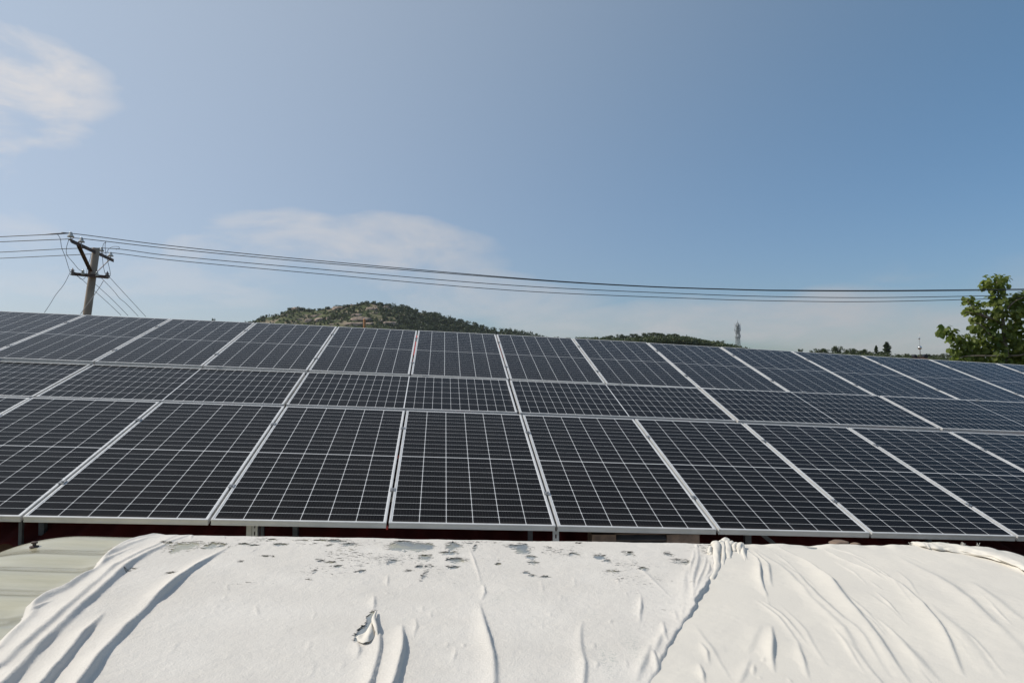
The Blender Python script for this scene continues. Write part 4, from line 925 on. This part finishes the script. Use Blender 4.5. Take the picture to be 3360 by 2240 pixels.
cs, rd = [], []
for _ in range(800):
    x = rg3.uniform(120, 1720); q = at(*h4(x, 0), 246); yy = 238 - rg3.random() * 8; hh = rg3.uniform(1.0, 2.6); cs.append((q.x * yy / 246, yy, rzB(q.x) - (250 - yy) * .12 + hh * .30)); rd.append((hh * .8, hh * .8, hh * .5))
kind(tag(leafy('distant_undergrowth', cs, rd, 40, 0.2, 'bush', 22), 'green undergrowth at the foot of the distant right tree line', 'undergrowth'), 'stuff')
# small treetops peeping over the panels left of the hill
for i, (x, y) in enumerate(((1432, 92), (1472, 88))):
    q = at(x * .4762, 1000 + y * .4762, 90); tree(q - Vector((0, 0, 4.0)), 4.1, 'pine', i, ['tiny treetop peeping over the top panels, left of the pair', 'tiny treetop peeping over the top panels, right of the pair'][i], 'treetops behind the left panels', 0.16)

# ------------------------------------------------------------------ lattice tower
TY = 500.0
def tz(x, y): return at(2350 + x * .0893, 1020 + y * .0893, TY)
tb = tz(800, 1420); tb.z = 0; tw = empty('lattice_tower', tb); tag(tw, 'grey lattice telecom tower with ring platforms and antennas above the low ridge', 'tower')
k_ = .0893 / F_PX * TY
zt = tz(795, 440).z; zb = 0.0; hw_t, hw_b = 33 * k_, 33 * k_ + 0.042 * (zt - 0)
def hwid(z): return hw_t + (hw_b - hw_t) * (zt - z) / (zt - zb)
cx_, cy_ = tb.x, tb.y
def corner(i, z):
    s = hwid(z); return Vector((((-1, 1, 1, -1)[i]) * s, ((-1, -1, 1, 1)[i]) * s, z))
for i in range(4):
    m = MB(); m.tube([corner(i, 0), corner(i, zt)], [0.24, 0.13], 6); m.build('leg', M['tower'], tw)
m = MB(); z = 0.0
while z < zt - 2:
    z2 = min(z + 2.3, zt)
    for i in range(4):
        j = (i + 1) % 4; m.bar(corner(i, z), corner(j, z2), .10, .10).bar(corner(j, z), corner(i, z2), .10, .10).bar(corner(i, z2), corner(j, z2), .10, .10)
    z = z2
m.build('bracing', M['tower'], tw)
m = MB(); m.tube([(0, 0, 0), (0, 0, zt)], 0.28, 8); m.build('cable_ladder', M['tower'], tw)
for y, wpx in ((560, 75), (735, 88), (820, 85), (975, 100), (660, 50)):
    zz = tz(800, y).z; s = wpx * k_; m = MB(); m.lathe((0, 0, zz), [(0.3, -.18), (s, -.18), (s, .18), (0.3, .18)], 16)
    for a in range(8): m.tube([(s * math.cos(a * .785), s * math.sin(a * .785), zz), (s * math.cos(a * .785), s * math.sin(a * .785), zz + 1.1)], 0.05, 4)
    m.build('platform', M['towerdark'], tw)
for y, s, a in [(520, 100, 3.0), (520, 95, 0.2), (510, 85, 4.4), (620, 105, 3.2), (700, 118, 2.9), (690, 105, 0.1), (630, 100, 5.6), (640, 96, 0.5), (900, 100, 0.1), (900, 70, 4.4)]:
    zz = tz(800, y).z; r = s * k_; x_, y_ = r * math.cos(a), r * math.sin(a); m = MB(); m.box(x_ - .22, x_ + .22, y_ - .15, y_ + .15, zz - 1.0, zz + 1.0); m.bar((0, 0, zz), (x_, y_, zz), .08, .08); m.build('antenna', M['antenna'], tw)
m = MB(); m.tube([(0, 0, zt), (0, 0, tz(795, 330).z)], [.25, .06], 6); m.lathe((0, 0, tz(795, 460).z), [(0.0, -.15), (30 * k_, -.15), (30 * k_, .15), (0, .15)], 10); m.build('mast', M['tower'], tw)

# ------------------------------------------------------------------ pavilion roof with steel-ball finial
FY = 40.0
def fz(x, y): return at(2950 + x * .0829, 1060 + y * .0829, FY)
k_ = .0829 / F_PX * FY
rb = fz(825, 1330); pv = empty('pavilion', (rb.x, rb.y, 0)); tag(pv, 'pavilion roof top with black curled ridge ends and a spire of two steel balls', 'pavilion')
zr = rb.z; m = MB()
m.add([(-.30, -.1, zr - .07), (.30, -.1, zr - .07), (.30, .1, zr - .07), (-.30, .1, zr - .07), (-2.2, -2.2, zr - 1.1), (2.2, -2.2, zr - 1.1), (2.2, 2.2, zr - 1.1), (-2.2, 2.2, zr - 1.1)],
      [(0, 1, 2, 3), (0, 4, 5, 1), (1, 5, 6, 2), (2, 6, 7, 3), (3, 7, 4, 0), (4, 7, 6, 5)]); m.build('roof', M['brick'], pv)
m = MB(); m.box(-.34, .34, -.06, .06, zr - .069, zr + .012); m.build('ridge', M['stone'], pv)
for s in (-1, 1):
    a = fz(1025 if s > 0 else 610, 1310); xx = a.x - rb.x; r = (78 if s > 0 else 62) * k_; m = MB()
    m.lathe((xx, -.14, a.z), [(0, 0), (r, 0), (r * 1.05, .04), (r * 1.05, .24), (r, .28), (0, .28)], 18, Vector((0, 1, 0))); m.tube([(xx - s * .02, 0, a.z - r * .6), (xx - s * .2, 0, zr)], .035, 6)
    m.build('ridge_end', M['black'], pv, False)
t0 = fz(803, 375); b0 = fz(838, 1330); loc = lambda q: Vector((q.x - rb.x, 0, q.z))
m = MB(); m.tube([loc(b0), loc(fz(828, 1050)), loc(fz(818, 860)), loc(fz(800, 620)), loc(t0)], [.030, .026, .013, .012, .010], 8); sp = m.build('spire', M['galv'], pv, True)
m = MB(); m.ball(loc(fz(820, 972)), 78 * k_); m.build('ball', M['chrome'], sp, True)
m = MB(); m.ball(loc(fz(799, 607)), 38 * k_); m.build('ball', M['chrome'], sp, True)
m = MB(); m.box(-1.7, 1.7, -1.7, 1.7, 0, zr - 1.101); m.build('wall', M['plaster'], pv)

# ------------------------------------------------------------------ broad-leaved tree at the right edge
TYR = 20.0
def tl(x, y, dep=0.0): return at(2900 + x * .2232, 850 + y * .2232, TYR + dep)
kk = .2232 / F_PX * TYR
tbase = tl(1790, 1500, .0); tr = empty('broadleaf_tree', (tbase.x, tbase.y, 0)); tag(tr, 'broad-leaved green tree at the right edge with an upright leafy leader crossing the power lines', 'tree')
bpy.context.view_layer.update()
m = MB(); m.tube(bez([(tbase.x + .1, tbase.y, 0), tl(1800, 1500), tl(1770, 1150), tl(1740, 800), tl(1690, 560), tl(1660, 330)], 6), np.interp(np.linspace(0, 1, 31), [0, .3, 1], [.11, .065, .012]), 8)
BR = [[(1770, 1200, 0), (1600, 1150, -.2), (1450, 980, -.3), (1330, 930, -.3)], [(1760, 1300, 0), (1500, 1330, .2), (1200, 1230, .2), (1050, 1150, .1), (880, 1050, 0)], [(1750, 950, 0), (1550, 860, -.2), (1380, 770, -.3), (1230, 620, -.3)], [(1560, 865, -.2), (1350, 800, -.3), (1200, 770, -.3)],
      [(1790, 1250, 0), (1900, 1000, .2), (2000, 700, .3), (2010, 520, .3)], [(1800, 1350, 0), (2000, 1200, .3), (2200, 900, .4)], [(1800, 1400, 0), (1650, 1420, -.4), (1300, 1420, -.3), (1100, 1440, -.2)], [(1800, 1420, 0), (2050, 1400, -.3), (2300, 1250, 0)], [(1780, 1500, 0), (1500, 1600, .3), (1200, 1650, .2)], [(1750, 1050, 0), (1650, 800, .3), (1580, 640, .3)], [(1740, 820, 0), (1900, 640, -.2), (2050, 560, -.3)], [(2000, 1200, .3), (2250, 1150, .2), (2500, 1050, .2)], [(2000, 800, .3), (2300, 600, .2), (2450, 450, .2)]]
for b in BR: m.tube(bez([tl(*q) for q in b], 5), list(np.linspace(.032, .006, 5 * (len(b) - 1) + 1)), 6)
child(m.build('trunk', M['bark'], None, True), tr)
CL = [  # photo position, half width, half height, leaves
 (1650,300,170,90,150),(1560,370,130,90,110),(1740,330,100,110,90),(1690,440,110,80,90),(1430,410,60,50,24),(1640,540,95,110,80),(1720,620,70,130,70),(1225,590,55,65,34),(1240,650,60,50,28),(1290,700,60,60,34),(1250,760,90,50,50),(1370,740,70,80,50),(1430,780,80,60,50),(1410,640,40,50,18),(1500,650,50,40,22),(1590,640,90,60,44),
 (1350,870,70,60,44),(1340,960,70,70,50),(1450,900,110,90,90),(1560,850,110,110,90),(1480,1010,130,90,100),(1620,980,100,120,90),(1680,780,90,120,80),(1770,760,60,150,60),(1400,1060,90,80,60),(1560,1120,130,90,100),
 (900,1020,70,60,50),(850,1090,60,60,40),(960,1080,90,70,60),(1030,1060,50,50,28),(1010,1170,70,60,44),(1100,1150,80,70,56),(1190,1150,70,60,44),(1150,1250,120,80,90),(1280,1230,110,90,90),(1380,1170,90,80,60),(1030,1330,60,50,32),(1130,1370,110,70,80),(1290,1350,140,80,120),(1450,1280,140,100,120),(1600,1260,130,110,110),(1700,1180,80,110,70),(1480,1400,150,70,120),(1300,1450,150,50,100),(1640,1390,110,70,80),(1720,1330,80,90,60),
 (1930,560,120,90,90),(2030,520,80,60,50),(1900,660,90,90,70),(2000,680,110,110,100),(1940,790,100,100,90),(2050,850,100,110,90),(1900,900,80,110,70),(1960,1000,90,90,70),(1850,1080,70,110,60),(1840,1000,50,110,30),(2020,1090,90,70,60),(1870,1200,90,90,80),(1980,1200,110,80,90),(2050,1290,100,80,80),(1900,1330,110,80,90),(1830,1420,110,70,80),(1980,1420,120,70,90),(2060,1400,80,70,50),
 (2200,700,150,170,130),(2300,500,130,150,100),(2200,950,150,130,120),(2250,1200,150,130,130),(2200,1420,150,90,120),(1150,1490,170,60,120),(1500,1500,200,70,150),(1850,1510,200,70,140),(1300,1580,220,80,150),(1700,1600,250,80,160),(2100,1560,250,90,160)]
rgt = np.random.default_rng(12); LV, LF, LT = [], [], []
leaf = np.array([(0, 0, 0), (.34, .22, .07), (.50, .58, .05), (.30, .88, .0), (0, 1.12, -.10), (-.30, .88, .0), (-.50, .58, .05), (-.34, .22, .07), (0, .55, -.03)])
lf = [(0, 1, 8), (1, 2, 8), (2, 3, 8), (3, 4, 8), (4, 5, 8), (5, 6, 8), (6, 7, 8), (7, 0, 8)]
for (x, y, rx, ry, nlv) in CL:
    c = tl(x, y, rgt.uniform(-.25, .25)); tone0 = rgt.uniform(.2, .8)
    for _ in range(int(nlv * 0.52)):
        d = rgt.normal(size=3); d /= np.linalg.norm(d); r = rgt.random() ** .4
        p = np.array(c) + d * r * np.array((rx * kk, rx * kk * .9, ry * kk))
        s = rgt.uniform(.070, .130) * (1.15 if y > 350 else 1)
        nrm = Vector((d[0] * .6 + rgt.normal() * .4, d[1] * .6 - .25 + rgt.normal() * .4, .35 + d[2] * .5 + rgt.normal() * .35)).normalized()
        tip = Vector((d[0] + rgt.normal() * .5, d[1] + rgt.normal() * .5, -.75 + rgt.normal() * .35)); tip = (tip - nrm * tip.dot(nrm)).normalized(); sx = tip.cross(nrm)
        b = len(LV); cup = rgt.uniform(.3, 1.6)
        for (lx_, ly_, lz_) in leaf: LV.append(tuple(Vector(p) + sx * lx_ * s + tip * ly_ * s + nrm * lz_ * s * cup))
        LF += [tuple(i + b for i in f) for f in lf]; t = float(np.clip(tone0 + rgt.normal() * .22, 0, 1)); LT += [t] * 8
child(link('crown', np_mesh('crown', LV, LF, {'tone': ('FACE', LT)}), M['leaf']), tr)
# thin wire crossing low behind the tree
o = MB().tube(bez([at(2900 + x * .2232, 850 + y * .2232, 30) for x, y in ((880, 1392), (1040, 1372), (1500, 1330), (2200, 1300))], 6), 0.006, 5).build('wire', M['wire_grey'], None, True); tag(o, 'faint thin wire low behind the leafy tree at the right', 'wire')


# ------------------------------------------------------------------ thin summer haze
hm = bpy.data.materials.new('haze'); hm.use_nodes = True; n = N(hm.node_tree); pvn = n.new('ShaderNodeVolumePrincipled'); on = n.new('ShaderNodeOutputMaterial')
pvn.inputs['Color'].default_value = (0.80, 0.86, 0.95, 1); pvn.inputs['Density'].default_value = 0.00006; pvn.inputs['Anisotropy'].default_value = 0.2
n.nt.links.new(pvn.outputs[0], on.inputs['Volume'])
hb = MB().box(-1410, 1410, -310, 1510, -3.5, 140).build('haze', hm); kind(hb, 'stuff')
